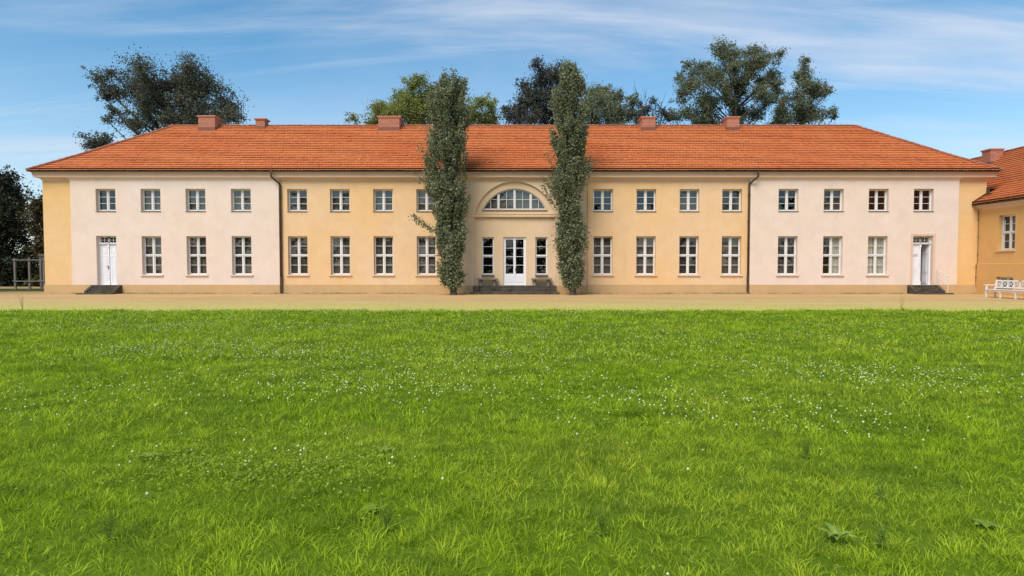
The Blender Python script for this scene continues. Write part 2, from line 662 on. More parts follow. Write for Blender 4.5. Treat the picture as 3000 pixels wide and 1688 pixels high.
nx, ny = 240, 130
gx = np.linspace(-46, 46, nx)
gy = np.linspace(-40, -14.2, ny)
X, Y = np.meshgrid(gx, gy)
Yw = Y.copy()
Yw[-1] = lawn_edge(gx)
Z = lawn_z(X, Yw)
Z[-1] = -0.02
Z[-2] *= 0.6
idx = np.arange(nx * ny).reshape(ny, nx)
F = np.stack([idx[:-1, :-1], idx[:-1, 1:], idx[1:, 1:], idx[1:, :-1]], -1).reshape(-1, 4)
lawn = np_mesh('lawn', np.stack([X, Yw, Z], -1).reshape(-1, 3), [F], SOIL, smooth=True)
tag(lawn, kind='structure')

# grass blades
def blade_field(n, dmin, dmax, hmin, hmax, wid, rng, per=26, spread=0.05):
    """grass in the ground before the camera: tufts of splayed blades over a thinner even sward"""
    def spot(k):
        d = np.sqrt(rng.uniform(dmin ** 2, dmax ** 2, k))
        return -0.15 + rng.uniform(-1, 1, k) * (d * 0.93 + 0.7), -34.0 + d
    nt = int(n * 0.62 / per)
    tx_, ty_ = spot(nt)
    tr_ = rng.random(nt)
    th_ = rng.uniform(0.75, 1.45, nt) * (1 + 0.35 * lumps(tx_, ty_, 9, 1.6))
    ti = np.repeat(np.arange(nt), per)
    k = len(ti)
    ox, oy = rng.normal(0, spread, k), rng.normal(0, spread, k)
    x1, y1 = tx_[ti] + ox, ty_[ti] + oy
    la1 = np.arctan2(oy, ox) + rng.normal(0, 0.55, k)
    h1 = rng.uniform(hmin, hmax, k) * th_[ti]
    l1 = h1 * np.abs(rng.normal(0.85, 0.5, k))
    r1 = np.clip(0.62 * tr_[ti] + 0.38 * rng.random(k) + 0.08, 0, 1)
    m = n - k
    x2, y2 = spot(m)
    h2 = rng.uniform(hmin, hmax, m) * 0.72 * (1 + 0.3 * lumps(x2, y2, 10, 4.5))
    la2 = rng.uniform(0, 6.283, m)
    l2 = h2 * np.abs(rng.normal(0.9, 0.5, m))
    r2 = np.clip(rng.normal(0.38, 0.24, m), 0, 1)
    x, y = np.concatenate([x1, x2]), np.concatenate([y1, y2])
    h, la, l = np.concatenate([h1, h2]), np.concatenate([la1, la2]), np.concatenate([l1, l2])
    r = np.concatenate([r1, r2])
    keep = y < lawn_edge(x) + rng.normal(0, 0.16, len(x)) + 0.10 * np.sin(x * 7)
    x, y, h, la, l, r = (q[keep] for q in (x, y, h, la, l, r))
    h = np.clip(h, 0.015, 0.22)
    edge = (lawn_edge(x) - y) < 0.8
    h[edge] *= 1.3
    return x, y, h, la, l, r, np.full(len(x), wid)


bands = [blade_field(135000, 2.3, 5.0, 0.022, 0.066, 0.0040, RNG, 26, 0.03),
         blade_field(110000, 5.0, 8.5, 0.028, 0.075, 0.0066, RNG, 24, 0.045),
         blade_field(85000, 8.5, 14.0, 0.035, 0.085, 0.012, RNG, 20, 0.075),
         blade_field(65000, 14.0, 20.4, 0.035, 0.085, 0.02, RNG, 16, 0.11)]
bx, by, bh, la, ll, rv, bw = (np.concatenate([b[q] for b in bands]) for q in range(7))
bw = bw * RNG.uniform(0.6, 1.5, len(bx))
tall = RNG.random(len(bx)) < 0.008
bh[tall] *= 1.8
bw[tall] *= 0.6
rv[tall] = 1.0
bz = lawn_z(bx, by) - 0.01
n = len(bx)
ang = RNG.uniform(0, 2 * np.pi, n)
sx, sy = np.cos(ang) * bw / 2, np.sin(ang) * bw / 2
lx, ly = np.cos(la) * ll, np.sin(la) * ll
V = np.stack([
    np.stack([bx - sx, by - sy, bz], 1), np.stack([bx + sx, by + sy, bz], 1),
    np.stack([bx + sx * .8 + lx * .32, by + sy * .8 + ly * .32, bz + bh * .62], 1),
    np.stack([bx - sx * .8 + lx * .32, by - sy * .8 + ly * .32, bz + bh * .62], 1),
    np.stack([bx + lx, by + ly, bz + bh * .95], 1)], 1).reshape(-1, 3)
i0 = np.arange(n) * 5
Fq = np.stack([i0, i0 + 1, i0 + 2, i0 + 3], 1)
Ft = np.stack([i0 + 3, i0 + 2, i0 + 4], 1)
o = np_mesh('grass', V, [Fq, Ft], GRASS, np.concatenate([rv, rv]))
tag(o, 'bright green meadow grass blades covering the lawn', 'grass', kind='stuff')

# clover: dark trefoil leaves and white blooms in drifts
drifts = [(-5.77, -24.19, 1.3, .9, 260), (-3.69, -20.25, 2.6, 1.2, 260), (-3.56, -24.8, 1.5, .9, 240), (-2.26, -27.2, .9, .6, 150),
          (4.2, -26.38, 1.0, .6, 230), (4.75, -27.2, .7, .45, 90), (2.51, -28.54, .8, .5, 90), (-2.07, -29.8, .7, .35, 36),
          (-1.24, -26.98, 1.2, .9, 170), (-0.04, -24.98, 1.5, 1.0, 220), (2.63, -22.69, 2.2, 1.3, 160), (-10.5, -19.8, 3.0, 1.2, 170),
          (-7.6, -20.66, 2.2, 1.0, 220), (-12.0, -16.5, 4.0, .9, 200), (-5.0, -15.6, 3.5, .6, 160), (0.5, -21.5, 2.0, 1.2, 160),
          (6.5, -22.5, 2.0, 1.0, 110), (8.5, -20.5, 2.0, .9, 90), (9.9, -22.8, 1.0, .5, 60), (1.2, -27.9, 1.0, .7, 110), (3.0, -16.5, 4.0, 1.0, 130),
          (0, -25, 6, 5, 160), (-4.6, -27.6, 1.0, .8, 90)]
drifts = [(a, b, c_ * .8, d_ * .8, int(q * 1.0)) for a, b, c_, d_, q in drifts]
fx = np.concatenate([RNG.normal(a, c_, q) for a, b, c_, d_, q in drifts])
fy = np.concatenate([RNG.normal(b, d_, q) for a, b, c_, d_, q in drifts])
ok = (fy > -31.6) & (fy < -14.5)
fx, fy = fx[ok], fy[ok]
n = len(fx)
fz = lawn_z(fx, fy) + RNG.uniform(0.035, 0.095, n)
fr_ = RNG.uniform(0.006, 0.0105, n) * (1 + 0.25 * (fy + 31) / 16)
prof = [(-1.0, 0.0), (-0.45, 0.85), (0.25, 1.0), (0.9, 0.35)]
ring = 6
sv = []
for zz, rr in prof[1:]:
    for j in range(ring):
        a = 2 * np.pi * j / ring
        sv.append((rr * math.cos(a), rr * math.sin(a), zz))
sv.append((0, 0, -1.0))
sv.append((0, 0, 1.05))
sv = np.array(sv)
sf = []
for k in range(2):
    for j in range(ring):
        j2 = (j + 1) % ring
        sf.append((k * ring + j, k * ring + j2, (k + 1) * ring + j2, (k + 1) * ring + j))
st_ = [(18, (j + 1) % ring, j) for j in range(ring)] + [(19, 12 + j, 12 + (j + 1) % ring) for j in range(ring)]
sf, st_ = np.array(sf), np.array(st_)
cen = np.stack([fx, fy, fz], 1)
V = (cen[:, None, :] + sv[None] * fr_[:, None, None]).reshape(-1, 3)
off = (np.arange(n) * len(sv))[:, None, None]
Fq = (sf[None] + off).reshape(-1, 4)
Ft = (st_[None] + off).reshape(-1, 3)
rv = RNG.random(n)
o = np_mesh('clover_blooms', V, [Fq, Ft], BLOOM, np.concatenate([np.repeat(rv, len(sf)), np.repeat(rv, len(st_))]), smooth=True)
tag(o, 'small white clover blooms scattered in drifts over the lawn', 'clover', kind='stuff')
# clover leaflets
m_ = 26000
ci = RNG.integers(0, n, m_)
cx_ = fx[ci] + RNG.normal(0, 0.28, m_)
cy_ = fy[ci] + RNG.normal(0, 0.22, m_)
xs = RNG.normal(-1.7, 0.65, 5200)
ys = RNG.normal(-29.95, 0.32, 5200)
kp = lumps(xs, ys, 61, 4.0) > RNG.uniform(-0.3, 0.8, len(xs))
xs, ys = xs[kp], ys[kp]
d_ = np.sqrt(RNG.uniform(2.3 ** 2, 9 ** 2, 45000))
x3 = -0.15 + RNG.uniform(-1, 1, 45000) * (d_ * 0.93 + .5)
y3 = -34 + d_
kp = lumps(x3, y3, 71, 3.2) > RNG.normal(0.95, 0.45, 45000)
cx_ = np.concatenate([cx_, xs, x3[kp]])
cy_ = np.concatenate([cy_, ys, y3[kp]])
ok = (cy_ < -14.4) & (cy_ > -32)
cx_, cy_ = cx_[ok], cy_[ok]
pts = np.stack([cx_, cy_, lawn_z(cx_, cy_) + RNG.uniform(0.03, 0.085, len(cx_))], 1)
n = len(pts)
a = RNG.uniform(0, 6.28, n)
tilt = RNG.normal(0, 0.35, (n, 2))
sz = RNG.uniform(0.005, 0.0115, n) * (1 + 0.5 * np.clip((cy_ + 31) / 16, 0, 1))
u = np.stack([np.cos(a), np.sin(a), tilt[:, 0]], 1) * sz[:, None]
w = np.stack([-np.sin(a), np.cos(a), tilt[:, 1]], 1) * sz[:, None] * 0.85
V = np.stack([pts - u, pts + w - u * .2, pts + w * .7 + u * .8, pts - w * .7 + u * .8, pts - w - u * .2], 1).reshape(-1, 3)
o = np_mesh('clover_leaves', V, [np.arange(n * 5).reshape(-1, 5)], L_CLOVER, RNG.random(n))
tag(o, 'dark green clover leaflets growing low among the grass', 'clover', kind='stuff')

# ------------------------------------------------------------------ facade helpers
def wall_grid(mb, y, x0, x1, z0, z1, openings, reveal, vgrid=None):
    """flat wall at local y with rectangular openings (a,b,c,d)=(xa,xb,za,zb) and reveals going +y"""
    xs = sorted(set([x0, x1] + [o_[0] for o_ in openings] + [o_[1] for o_ in openings]))
    zs = sorted(set([z0, z1] + [o_[2] for o_ in openings] + [o_[3] for o_ in openings]))
    for i in range(len(xs) - 1):
        for j in range(len(zs) - 1):
            mx_, mz_ = (xs[i] + xs[i + 1]) / 2, (zs[j] + zs[j + 1]) / 2
            if any(a < mx_ < b and c < mz_ < d for a, b, c, d in openings):
                continue
            mb.face([(xs[i], y, zs[j]), (xs[i + 1], y, zs[j]), (xs[i + 1], y, zs[j + 1]), (xs[i], y, zs[j + 1])])
    for a, b, c, d in openings:
        r = y + reveal
        mb.face([(a, y, c), (a, y, d), (a, r, d), (a, r, c)])
        mb.face([(b, y, c), (b, r, c), (b, r, d), (b, y, d)])
        mb.face([(a, y, d), (b, y, d), (b, r, d), (a, r, d)])
        mb.face([(a, y, c), (a, r, c), (b, r, c), (b, y, c)])


REV = 0.21


def frame_mesh(w, h, rows, transom, cols=2):
    """white timber window: outer frame, sashes, centre post, bars; returns mesh data and pane rects"""
    mb = MB()
    f = 0.05
    hw = w / 2
    mb.box(-hw, -hw + f, 0, 0.09, 0, h)
    mb.box(hw - f, hw, 0, 0.09, 0, h)
    mb.box(-hw + f, hw - f, 0, 0.09, 0, f)
    mb.box(-hw + f, hw - f, 0, 0.09, h - f, h)
    pc = 0.05
    if cols == 2:
        mb.box(-pc, pc, -0.006, 0.084, f, h - f)
        mb.box(-0.022, 0.022, -0.022, -0.006, f - 0.01, h - f)
        spans = [(-hw + f, -pc), (pc, hw - f)]
    else:
        spans = [(-hw + f, hw - f)]
    if transom:
        tz = h * 0.5
        zs = [(f, tz - 0.045), (tz + 0.045, h - f)]
        for a, b in spans:
            mb.box(a, b, 0.002, 0.086, tz - 0.045, tz + 0.045)
        mb.box(-hw + 0.01, hw - 0.01, -0.026, -0.0065, tz - 0.012, tz + 0.022)
    else:
        zs = [(f, h - f)]
    panes = []
    sfw = 0.028
    for a, b in spans:
        for c, d in zs:
            # sash
            mb.box(a, a + sfw, 0.012, 0.07, c, d)
            mb.box(b - sfw, b, 0.012, 0.07, c, d)
            mb.box(a + sfw, b - sfw, 0.012, 0.07, c, c + sfw)
            mb.box(a + sfw, b - sfw, 0.012, 0.07, d - sfw, d)
            nr = rows // (2 if transom else 1)
            ph = (d - c - 2 * sfw) / nr
            for k in range(nr):
                z0_ = c + sfw + k * ph
                if k:
                    mb.box(a + sfw, b - sfw, 0.02, 0.06, z0_ - 0.011, z0_ + 0.011)
                panes.append((a + sfw, b - sfw, z0_, z0_ + ph))
    return mb.mesh('window', WHITE), panes


def pane_mesh(w, h):
    mb = MB()
    mb.box(-w / 2, w / 2, -0.002, 0.002, -h / 2, h / 2)
    return mb.mesh('pane', GLASS)


def blind_mesh(w, h, mat, folds=0):
    mb = MB()
    k = max(1, folds * 4)
    for i in range(k):
        a, b = -w / 2 + w * i / k, -w / 2 + w * (i + 1) / k
        ya = 0.02 * math.sin(i * math.pi / 2) if folds else 0
        yb = 0.02 * math.sin((i + 1) * math.pi / 2) if folds else 0
        mb.face([(a, ya, 0), (b, yb, 0), (b, yb, h), (a, ya, h)])
    return mb.mesh('blind', mat, smooth=True)


KINDS = {}


def window_kind(key, w, h, rows, transom, cols=2):
    fm, panes = frame_mesh(w, h, rows, transom, cols)
    pw, ph = panes[0][1] - panes[0][0], panes[0][3] - panes[0][2]
    sill = MB()
    if transom and cols == 2:
        sill.box(-w / 2 - 0.09, w / 2 + 0.09, -REV - 0.07, 0.0, -0.085, -0.022)
        sm = sill.mesh('sill', TRIM)
    else:
        sill.prism_x([(-REV - 0.045, -0.045), (-REV - 0.045, -0.02), (0.0, 0.012), (0.0, -0.045)], -w / 2 - 0.015, w / 2 + 0.015)
        sm = sill.mesh('sill', SILLM)
    KINDS[key] = dict(frame=fm, panes=panes, pane=pane_mesh(pw, ph), sill=sm, w=w, h=h,
                      blind=blind_mesh(w - 0.02, h - 0.02, BLIND), white=blind_mesh(w - 0.02, h - 0.02, CURT, 7),
                      half=blind_mesh(w * 0.5, h - 0.02, CURT, 4))


window_kind('upper', 1.12, 1.245, 3, False)
window_kind('lower', 1.11, 2.195, 4, True)
window_kind('side', 0.70, 2.16, 4, True, 1)
window_kind('wing', 1.08, 1.88, 4, True)
window_kind('cellar', 1.12, 0.62, 2, False)


def window(key, parent, x, y, z, cover='blind', label=None):
    K = KINDS[key]
    o = shared('window', K['frame'], parent, (x, y + REV, z))
    if label:
        o['label'] = label
    for a, b, c, d in K['panes']:
        p = shared('pane', K['pane'], o, ((a + b) / 2, 0.04, (c + d) / 2),
                   (random.uniform(-.018, .018), 0, random.uniform(-.022, .022)))
    shared('sill', K['sill'], o, (0, 0, 0))
    if cover == 'blind':
        shared('blind', K['blind'], o, (0, 0.15, 0.01))
    elif cover == 'white':
        shared('curtain', K['white'], o, (0, 0.13, 0.01))
    elif cover == 'half':
        shared('curtain', K['half'], o, (K['w'] * 0.24, 0.13, 0.01))
    return o


# ------------------------------------------------------------------ tiled roofs
def roof_point(prof, s):
    """point on a profile polyline [(y,z)...] at slope length s, with tangent"""
    for (a, b) in zip(prof[:-1], prof[1:]):
        L = math.hypot(b[0] - a[0], b[1] - a[1])
        if s <= L or b is prof[-1]:
            k = s / L
            return a[0] + (b[0] - a[0]) * k, a[1] + (b[1] - a[1]) * k, (b[0] - a[0]) / L, (b[1] - a[1]) / L
        s -= L


def prof_len(prof):
    return sum(math.hypot(b[0] - a[0], b[1] - a[1]) for a, b in zip(prof[:-1], prof[1:]))


def tile_field(prof, ulim, courses, tw, xf, rng):
    """overlapping plain tiles; ulim(y)->(u0,u1); xf maps local (u,y,z) to parent coordinates"""
    V, Q, P5, rq, rp = [], [], [], [], []
    L = prof_len(prof)
    g = L / courses
    for c_ in range(courses):
        s0, s1 = c_ * g, min(L, (c_ + 1.18) * g)
        y0, z0, ty, tz = roof_point(prof, s0)
        y1, z1, _, _ = roof_point(prof, s1)
        ny_, nz_ = -tz, ty
        u0, u1 = ulim(y0 + 0.3 * (y1 - y0))
        if u1 - u0 < tw:
            continue
        k = int(round((u1 - u0) / tw))
        w = (u1 - u0) / k
        shift = 0.5 * w * (c_ % 2)
        wav = 0.012
        for i in range(-1, k + 1):
            a = u0 + i * w + shift - 0.25 * w
            b = a + w - 0.007
            a, b = max(a, u0), min(b, u1)
            if b - a < 0.04:
                continue
            mid = (a + b) / 2
            lift = 0.062 + rng.normal(0, 0.004) + wav * math.sin(mid * 0.7 + c_ * 0.8) * 0.5
            sl = rng.normal(0, 0.008) + 0.010 * math.sin(mid * 0.55 + 1.3 * c_)
            lo_y, lo_z = y0 + ty * sl + ny_ * lift, z0 + tz * sl + nz_ * lift
            cy_, cz_ = y0 + ty * (sl + 0.028) + ny_ * lift, z0 + tz * (sl + 0.028) + nz_ * lift
            hy, hz = y1 + ny_ * 0.012, z1 + nz_ * 0.012
            th = 0.016
            pts = [(a, cy_, cz_), (mid, lo_y, lo_z), (b, cy_, cz_), (b, hy, hz), (a, hy, hz),
                   (a, cy_ - ny_ * th, cz_ - nz_ * th), (mid, lo_y - ny_ * th, lo_z - nz_ * th), (b, cy_ - ny_ * th, cz_ - nz_ * th)]
            n0 = len(V)
            V.extend(xf(p) for p in pts)
            P5.append((n0, n0 + 1, n0 + 2, n0 + 3, n0 + 4))
            Q.append((n0 + 5, n0 + 6, n0 + 1, n0))
            Q.append((n0 + 6, n0 + 7, n0 + 2, n0 + 1))
            r = rng.random()
            rp.append(r)
            rq += [r, r]
    return np.array(V), np.array(P5), np.array(Q), np.array(rp + rq)


def ridge_mesh():
    mb = MB()
    n = 7
    Lr, r0, r1 = 0.42, 0.115, 0.085
    vs = []
    for x, r in ((0, r0), (Lr, r1)):
        for rr in (r, r - 0.018):
            vs.append([(x, rr * math.cos(math.pi * j / (n - 1)) * -1, rr * math.sin(math.pi * j / (n - 1)) * 0.85 - 0.02) for j in range(n)])
    for j in range(n - 1):
        mb.face([vs[0][j], vs[0][j + 1], vs[2][j + 1], vs[2][j]])
        mb.face([vs[0][j], vs[1][j], vs[1][j + 1], vs[0][j + 1]])
        mb.face([vs[2][j], vs[2][j + 1], vs[3][j + 1], vs[3][j]])
    return mb.mesh('ridge_tile', RIDGE, smooth=False)


RIDGE_ME = ridge_mesh()


def ridge_line(a, b, parent, step=0.36, jit=0.012):
    a, b = Vector(a), Vector(b)
    L = (b - a).length
    k = int(L / step)
    d = (b - a).normalized()
    bed = MB()
    bed.tube([a - Vector((0, 0, .02)), b - Vector((0, 0, .02))], 0.075, 6)
    bed.build('ridge_bed', MORTAR, parent)
    for i in range(k + 1):
        p = a + d * (i * L / (k + 1))
        q = d.to_track_quat('X', 'Z').to_euler()
        o = shared('ridge_tile', RIDGE_ME, parent, p + Vector((0, 0, 0.035 + random.gauss(0, jit * .4))), (q.x + random.gauss(0, .03), q.y + random.gauss(0.0, .012), q.z + random.gauss(0, .012)))


# ------------------------------------------------------------------ main house
house = thing('manor_house', 'long two-storey cream and yellow manor house with red tiled hipped roof', 'house', (0, 0, 0))
HX, HB = 26.85, 9.6          # half width, back
ZT = 6.62                    # wall top
UP = [5.03, 7.49, 9.95, 12.38]
UPO = [15.53, 18.10, 20.65, 23.20]
ZU0, ZU1 = 4.70, 5.945
ZL0, ZL1 = 1.075, 3.27
RIS = -0.12                  # plane of the end pavilions
CEN = -0.05                  # plane of the centre bay


def up_op(x):
    return (x - 0.56, x + 0.56, ZU0, ZU1)


def lo_op(x):
    return (x - 0.555, x + 0.555, ZL0, ZL1)


DOOR_X = 23.22
for s in (-1, 1):
    # inner section between centre bay and pavilion
    mb = MB()
    a, b = sorted((s * 4.08, s * 13.38))
    wall_grid(mb, 0.0, a, b, 0.49, ZT, [up_op(s * x) for x in UP] + [lo_op(s * x) for x in UP], REV + 0.1)
    mb.build('wall', YELLOW, house)
    mb = MB()
    mb.box(a, b, -0.03, 0.02, -0.1, 0.505)
    mb.build('plinth', PLINTH, house)
    # pavilion
    mb = MB()
    a, b = sorted((s * 13.38, s * 25.2))
    dop = (s * DOOR_X - 0.57, s * DOOR_X + 0.57, 0.49, 3.285)
    wall_grid(mb, RIS, a, b, 0.49, ZT, [up_op(s * x) for x in UPO] + [lo_op(s * x) for x in UPO[:3]] + [dop], REV + 0.1)
    for e in (a, b):
        mb.face([(e, RIS, 0.49), (e, RIS, ZT), (e, 0.05, ZT), (e, 0.05, 0.49)])
    mb.build('wall', PALE, house)
    mb = MB()
    d0, d1 = dop[0], dop[1]
    mb.box(a - 0.004, d0 - 0.12, RIS - 0.03, 0.03, -0.1, 0.505)
    mb.box(d1 + 0.12, b + 0.004, RIS - 0.03, 0.03, -0.1, 0.505)
    mb.build('plinth', PLINTH, house)
    # recessed end strip
    mb = MB()
    a, b = sorted((s * 25.2, s * HX))
    wall_grid(mb, 0.0, a, b, 0.49, ZT, [], 0)
    mb.build('wall', STRIP, house)
    mb = MB()
    a, b = sorted((s * 25.21, s * (HX + 0.03)))
    mb.box(a, b, -0.04, 0.3, -0.1, 0.505)
    mb.build('plinth', PLINTH, house)
    # gable side wall
    mb = MB()
    mb.face([(s * HX, 0, 0), (s * HX, HB, 0), (s * HX, HB, ZT), (s * HX, 0, ZT)])
    mb.build('side_wall', DEEP, house)
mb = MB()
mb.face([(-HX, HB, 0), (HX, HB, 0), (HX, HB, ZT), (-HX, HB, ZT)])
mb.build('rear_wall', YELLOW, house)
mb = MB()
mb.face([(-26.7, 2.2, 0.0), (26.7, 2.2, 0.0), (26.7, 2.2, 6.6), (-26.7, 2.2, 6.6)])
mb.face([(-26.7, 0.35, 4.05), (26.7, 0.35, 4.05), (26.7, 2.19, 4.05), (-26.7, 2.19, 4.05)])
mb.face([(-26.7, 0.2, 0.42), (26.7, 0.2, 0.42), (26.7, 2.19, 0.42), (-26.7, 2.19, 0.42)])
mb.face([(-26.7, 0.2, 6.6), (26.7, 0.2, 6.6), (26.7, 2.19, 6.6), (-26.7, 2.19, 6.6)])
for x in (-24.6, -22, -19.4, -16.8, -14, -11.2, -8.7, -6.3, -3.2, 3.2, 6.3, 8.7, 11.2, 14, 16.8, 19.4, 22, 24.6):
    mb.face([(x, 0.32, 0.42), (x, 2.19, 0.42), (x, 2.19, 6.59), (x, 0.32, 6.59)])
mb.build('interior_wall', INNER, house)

# centre bay: niche with arch
NW, NR = 2.30, 0.13           # niche half width, depth
ARC_C, ARC_R = 4.07, 2.30
WA_C, WA_R, WA_B, WA_H = 3.985, 2.0, 4.80, 1.826   # lunette window circle, base, half width
ST0, ST1 = 4.36, 4.54
mb = MB()
P_ = CEN
# piers beside the niche
wall_grid(mb, P_, -4.08, -NW, 0.46, ST0, [], 0)
wall_grid(mb, P_, NW, 4.08, 0.46, ST0, [], 0)
for s in (-1, 1):
    mb.face([(s * NW, P_, 0.46), (s * NW, P_, ST0), (s * NW, P_ + NR, ST0), (s * NW, P_ + NR, 0.46)])
    mb.face([(s * 4.08, P_, 0.46), (s * 4.08, P_, ZT), (s * 4.08, 0.02, ZT), (s * 4.08, 0.02, 0.46)])
# spandrel above the string course
k = 48
ae = math.sqrt(ARC_R ** 2 - (ST1 - ARC_C) ** 2)
wall_grid(mb, P_, -4.08, -ae, ST1, ZT, [], 0)
wall_grid(mb, P_, ae, 4.08, ST1, ZT, [], 0)
arcx = [ae * math.sin(-math.pi / 2 + math.pi * i / k) for i in range(k + 1)]
arcz = [ARC_C + math.sqrt(max(0, ARC_R ** 2 - x * x)) for x in arcx]
for i in range(k):
    a, b, za, zb = arcx[i], arcx[i + 1], arcz[i], arcz[i + 1]
    mb.face([(a, P_, za), (b, P_, zb), (b, P_, ZT), (a, P_, ZT)])
    mb.face([(a, P_, za), (a, P_ + NR, za), (b, P_ + NR, zb), (b, P_, zb)])
mb.build('wall', CENTRE, house)
# niche back, lower part with door and sidelights
mb = MB()
N_ = P_ + NR
ops = [(-1.88, -1.18, 1.065, 3.225), (1.18, 1.88, 1.065, 3.225), (-0.65, 0.65, 0.46, 3.228)]
wall_grid(mb, N_, -NW, NW, 0.46, ST0, ops, 0.22)
mb.build('wall', CENTRE, house)
# tympanum round the lunette
mb = MB()
wx = [WA_H * math.sin(-math.pi / 2 + math.pi * i / k) for i in range(k + 1)]
wz = [max(WA_B, WA_C + math.sqrt(max(0, WA_R ** 2 - x * x))) for x in wx]
for i in range(k):
    a, b = wx[i], wx[i + 1]
    t0 = ARC_C + math.sqrt(ARC_R ** 2 - a * a)
    t1 = ARC_C + math.sqrt(ARC_R ** 2 - b * b)
    mb.face([(a, N_, wz[i]), (b, N_, wz[i + 1]), (b, N_, t1), (a, N_, t0)])
    mb.face([(a, N_, wz[i]), (a, N_ + 0.2, wz[i]), (b, N_ + 0.2, wz[i + 1]), (b, N_, wz[i + 1])])
    mb.face([(a, N_, ST1 - 0.01), (b, N_, ST1 - 0.01), (b, N_, WA_B), (a, N_, WA_B)])
mb.face([(-WA_H, N_, WA_B), (WA_H, N_, WA_B), (WA_H, N_ + 0.2, WA_B), (-WA_H, N_ + 0.2, WA_B)])
for s in (-1, 1):
    e = s * ae
    seg = 10
    for i in range(seg):
        a = s * (WA_H + (ae - WA_H) * i / seg)
        b = s * (WA_H + (ae - WA_H) * (i + 1) / seg)
        ta = ARC_C + math.sqrt(max(0, ARC_R ** 2 - a * a))
        tb = ARC_C + math.sqrt(max(0, ARC_R ** 2 - b * b))
        mb.face([(a, N_, ST1 - 0.01), (b, N_, ST1 - 0.01), (b, N_, tb), (a, N_, ta)])
mb.build('arch_panel', CENTRE, house)
mb = MB()
mb.box(-4.11, -NW, P_ - 0.035, P_ + 0.02, ST0, ST1)
mb.box(NW, 4.11, P_ - 0.035, P_ + 0.02, ST0, ST1)
mb.box(-NW, NW, P_ - 0.032, N_ + 0.02, ST0 + 0.002, ST1 - 0.002)
mb.box(-4.13, 4.13, P_ - 0.055, P_ - 0.036, ST1 - 0.035, ST1 + 0.004)
mb.build('string_course', CENTRE, house)
mb = MB()
mb.box(-4.10, -2.34, P_ - 0.03, P_ + 0.03, -0.1, 0.46)
mb.build('plinth', PLINTH, house)
mb = MB()
mb.box(2.34, 4.10, P_ - 0.03, P_ + 0.03, -0.1, 0.46)
mb.build('plinth', PLINTH, house)

# lunette window
lun = MB()
yf = 0.0
k2 = 40
fw = 0.055


def arc_z(x, r):
    return WA_C + math.sqrt(max(0.0, r * r - x * x))


ro, ri = WA_R, WA_R - 0.06
xs_ = [WA_H * math.sin(-math.pi / 2 + math.pi * i / k2) for i in range(k2 + 1)]
for a, b in zip(xs_[:-1], xs_[1:]):
    for y_ in (yf,):
        lun.face([(a, y_, max(WA_B, arc_z(a, ri))), (b, y_, max(WA_B, arc_z(b, ri))), (b, y_, max(WA_B, arc_z(b, ro))), (a, y_, max(WA_B, arc_z(a, ro)))])
    lun.face([(a, yf, max(WA_B, arc_z(a, ri))), (a, yf + 0.08, max(WA_B, arc_z(a, ri))), (b, yf + 0.08, max(WA_B, arc_z(b, ri))), (b, yf, max(WA_B, arc_z(b, ri)))])
lun.box(-WA_H, WA_H, yf + 0.002, yf + 0.08, WA_B, WA_B + 0.055)
for x in (-0.92, 0.0, 0.92):
    lun.box(x - 0.07, x + 0.07, yf - 0.006, yf + 0.08, WA_B + 0.055, arc_z(abs(x) + 0.03, ri) + 0.01)
    lun.box(x - 0.025, x + 0.025, yf - 0.025, yf - 0.0065, WA_B + 0.02, arc_z(abs(x) + 0.03, ri) + 0.01)
for x in (-1.37, -0.46, 0.46, 1.37):
    lun.box(x - 0.014, x + 0.014, yf + 0.02, yf + 0.06, WA_B + 0.055, arc_z(x, ri) + 0.01)
zb_ = 5.38
hb = math.sqrt(ri ** 2 - (zb_ - WA_C) ** 2)
for a, b in ((-hb, -0.99), (-0.85, -0.07), (0.07, 0.85), (0.99, hb)):
    lun.box(a, b, yf + 0.022, yf + 0.058, zb_ - 0.013, zb_ + 0.013)
lo_ = lun.build('window', WHITE, house, loc=(0, N_ + 0.11, 0))
lo_['label'] = 'half-round lunette window above the central garden door'
cuts = [-WA_H + 0.02, -1.37, -0.92, -0.46, 0, 0.46, 0.92, 1.37, WA_H - 0.02]
for a, b in zip(cuts[:-1], cuts[1:]):
    for z0_, z1_ in ((WA_B + 0.03, zb_), (zb_, 9)):
        q = 10
        xx = [a + (b - a) * i / q for i in range(q + 1)]
        xx = [x for x in xx if arc_z(x, ri + 0.01) > z0_ + 0.02]
        if len(xx) < 2:
            continue
        poly = [(x, z0_) for x in xx] + [(x, min(z1_, arc_z(x, ri + 0.01))) for x in reversed(xx)]
        pm_ = MB()
        pm_.prism(poly, -0.002, 0.002)
        pm_.build('pane', GLASS, lo_, loc=(0, 0.04, 0))
bm_ = MB()
bm_.prism([(x, WA_B) for x in (-WA_H, WA_H)] + [(x, arc_z(x, ri)) for x in reversed(xs_[2:-2])], 0.14, 0.145)
bm_.build('blind', BLIND, lo_)
sl = MB()
sl.prism_x([(-0.16, WA_B - 0.085), (-0.16, WA_B - 0.055), (0.0, WA_B + 0.003), (0.0, WA_B - 0.085)], -1.87, 1.87)
sl.build('sill', SILLM, lo_)

# cornice (ring round the block) ------------------------------------------------
def ring(mb, prof, x0, x1, y0, y1):
    """sweep (d,z) profile round the rectangle, mitred"""
    def loop(d, z):
        return [(x0 - d, y1 + d, z), (x0 - d, y0 - d, z), (x1 + d, y0 - d, z), (x1 + d, y1 + d, z)]
    loops = [loop(d, z) for d, z in prof]
    for A, B in zip(loops[:-1], loops[1:]):
        for i in range(4):
            j = (i + 1) % 4
            mb.face([A[i], A[j], B[j], B[i]])


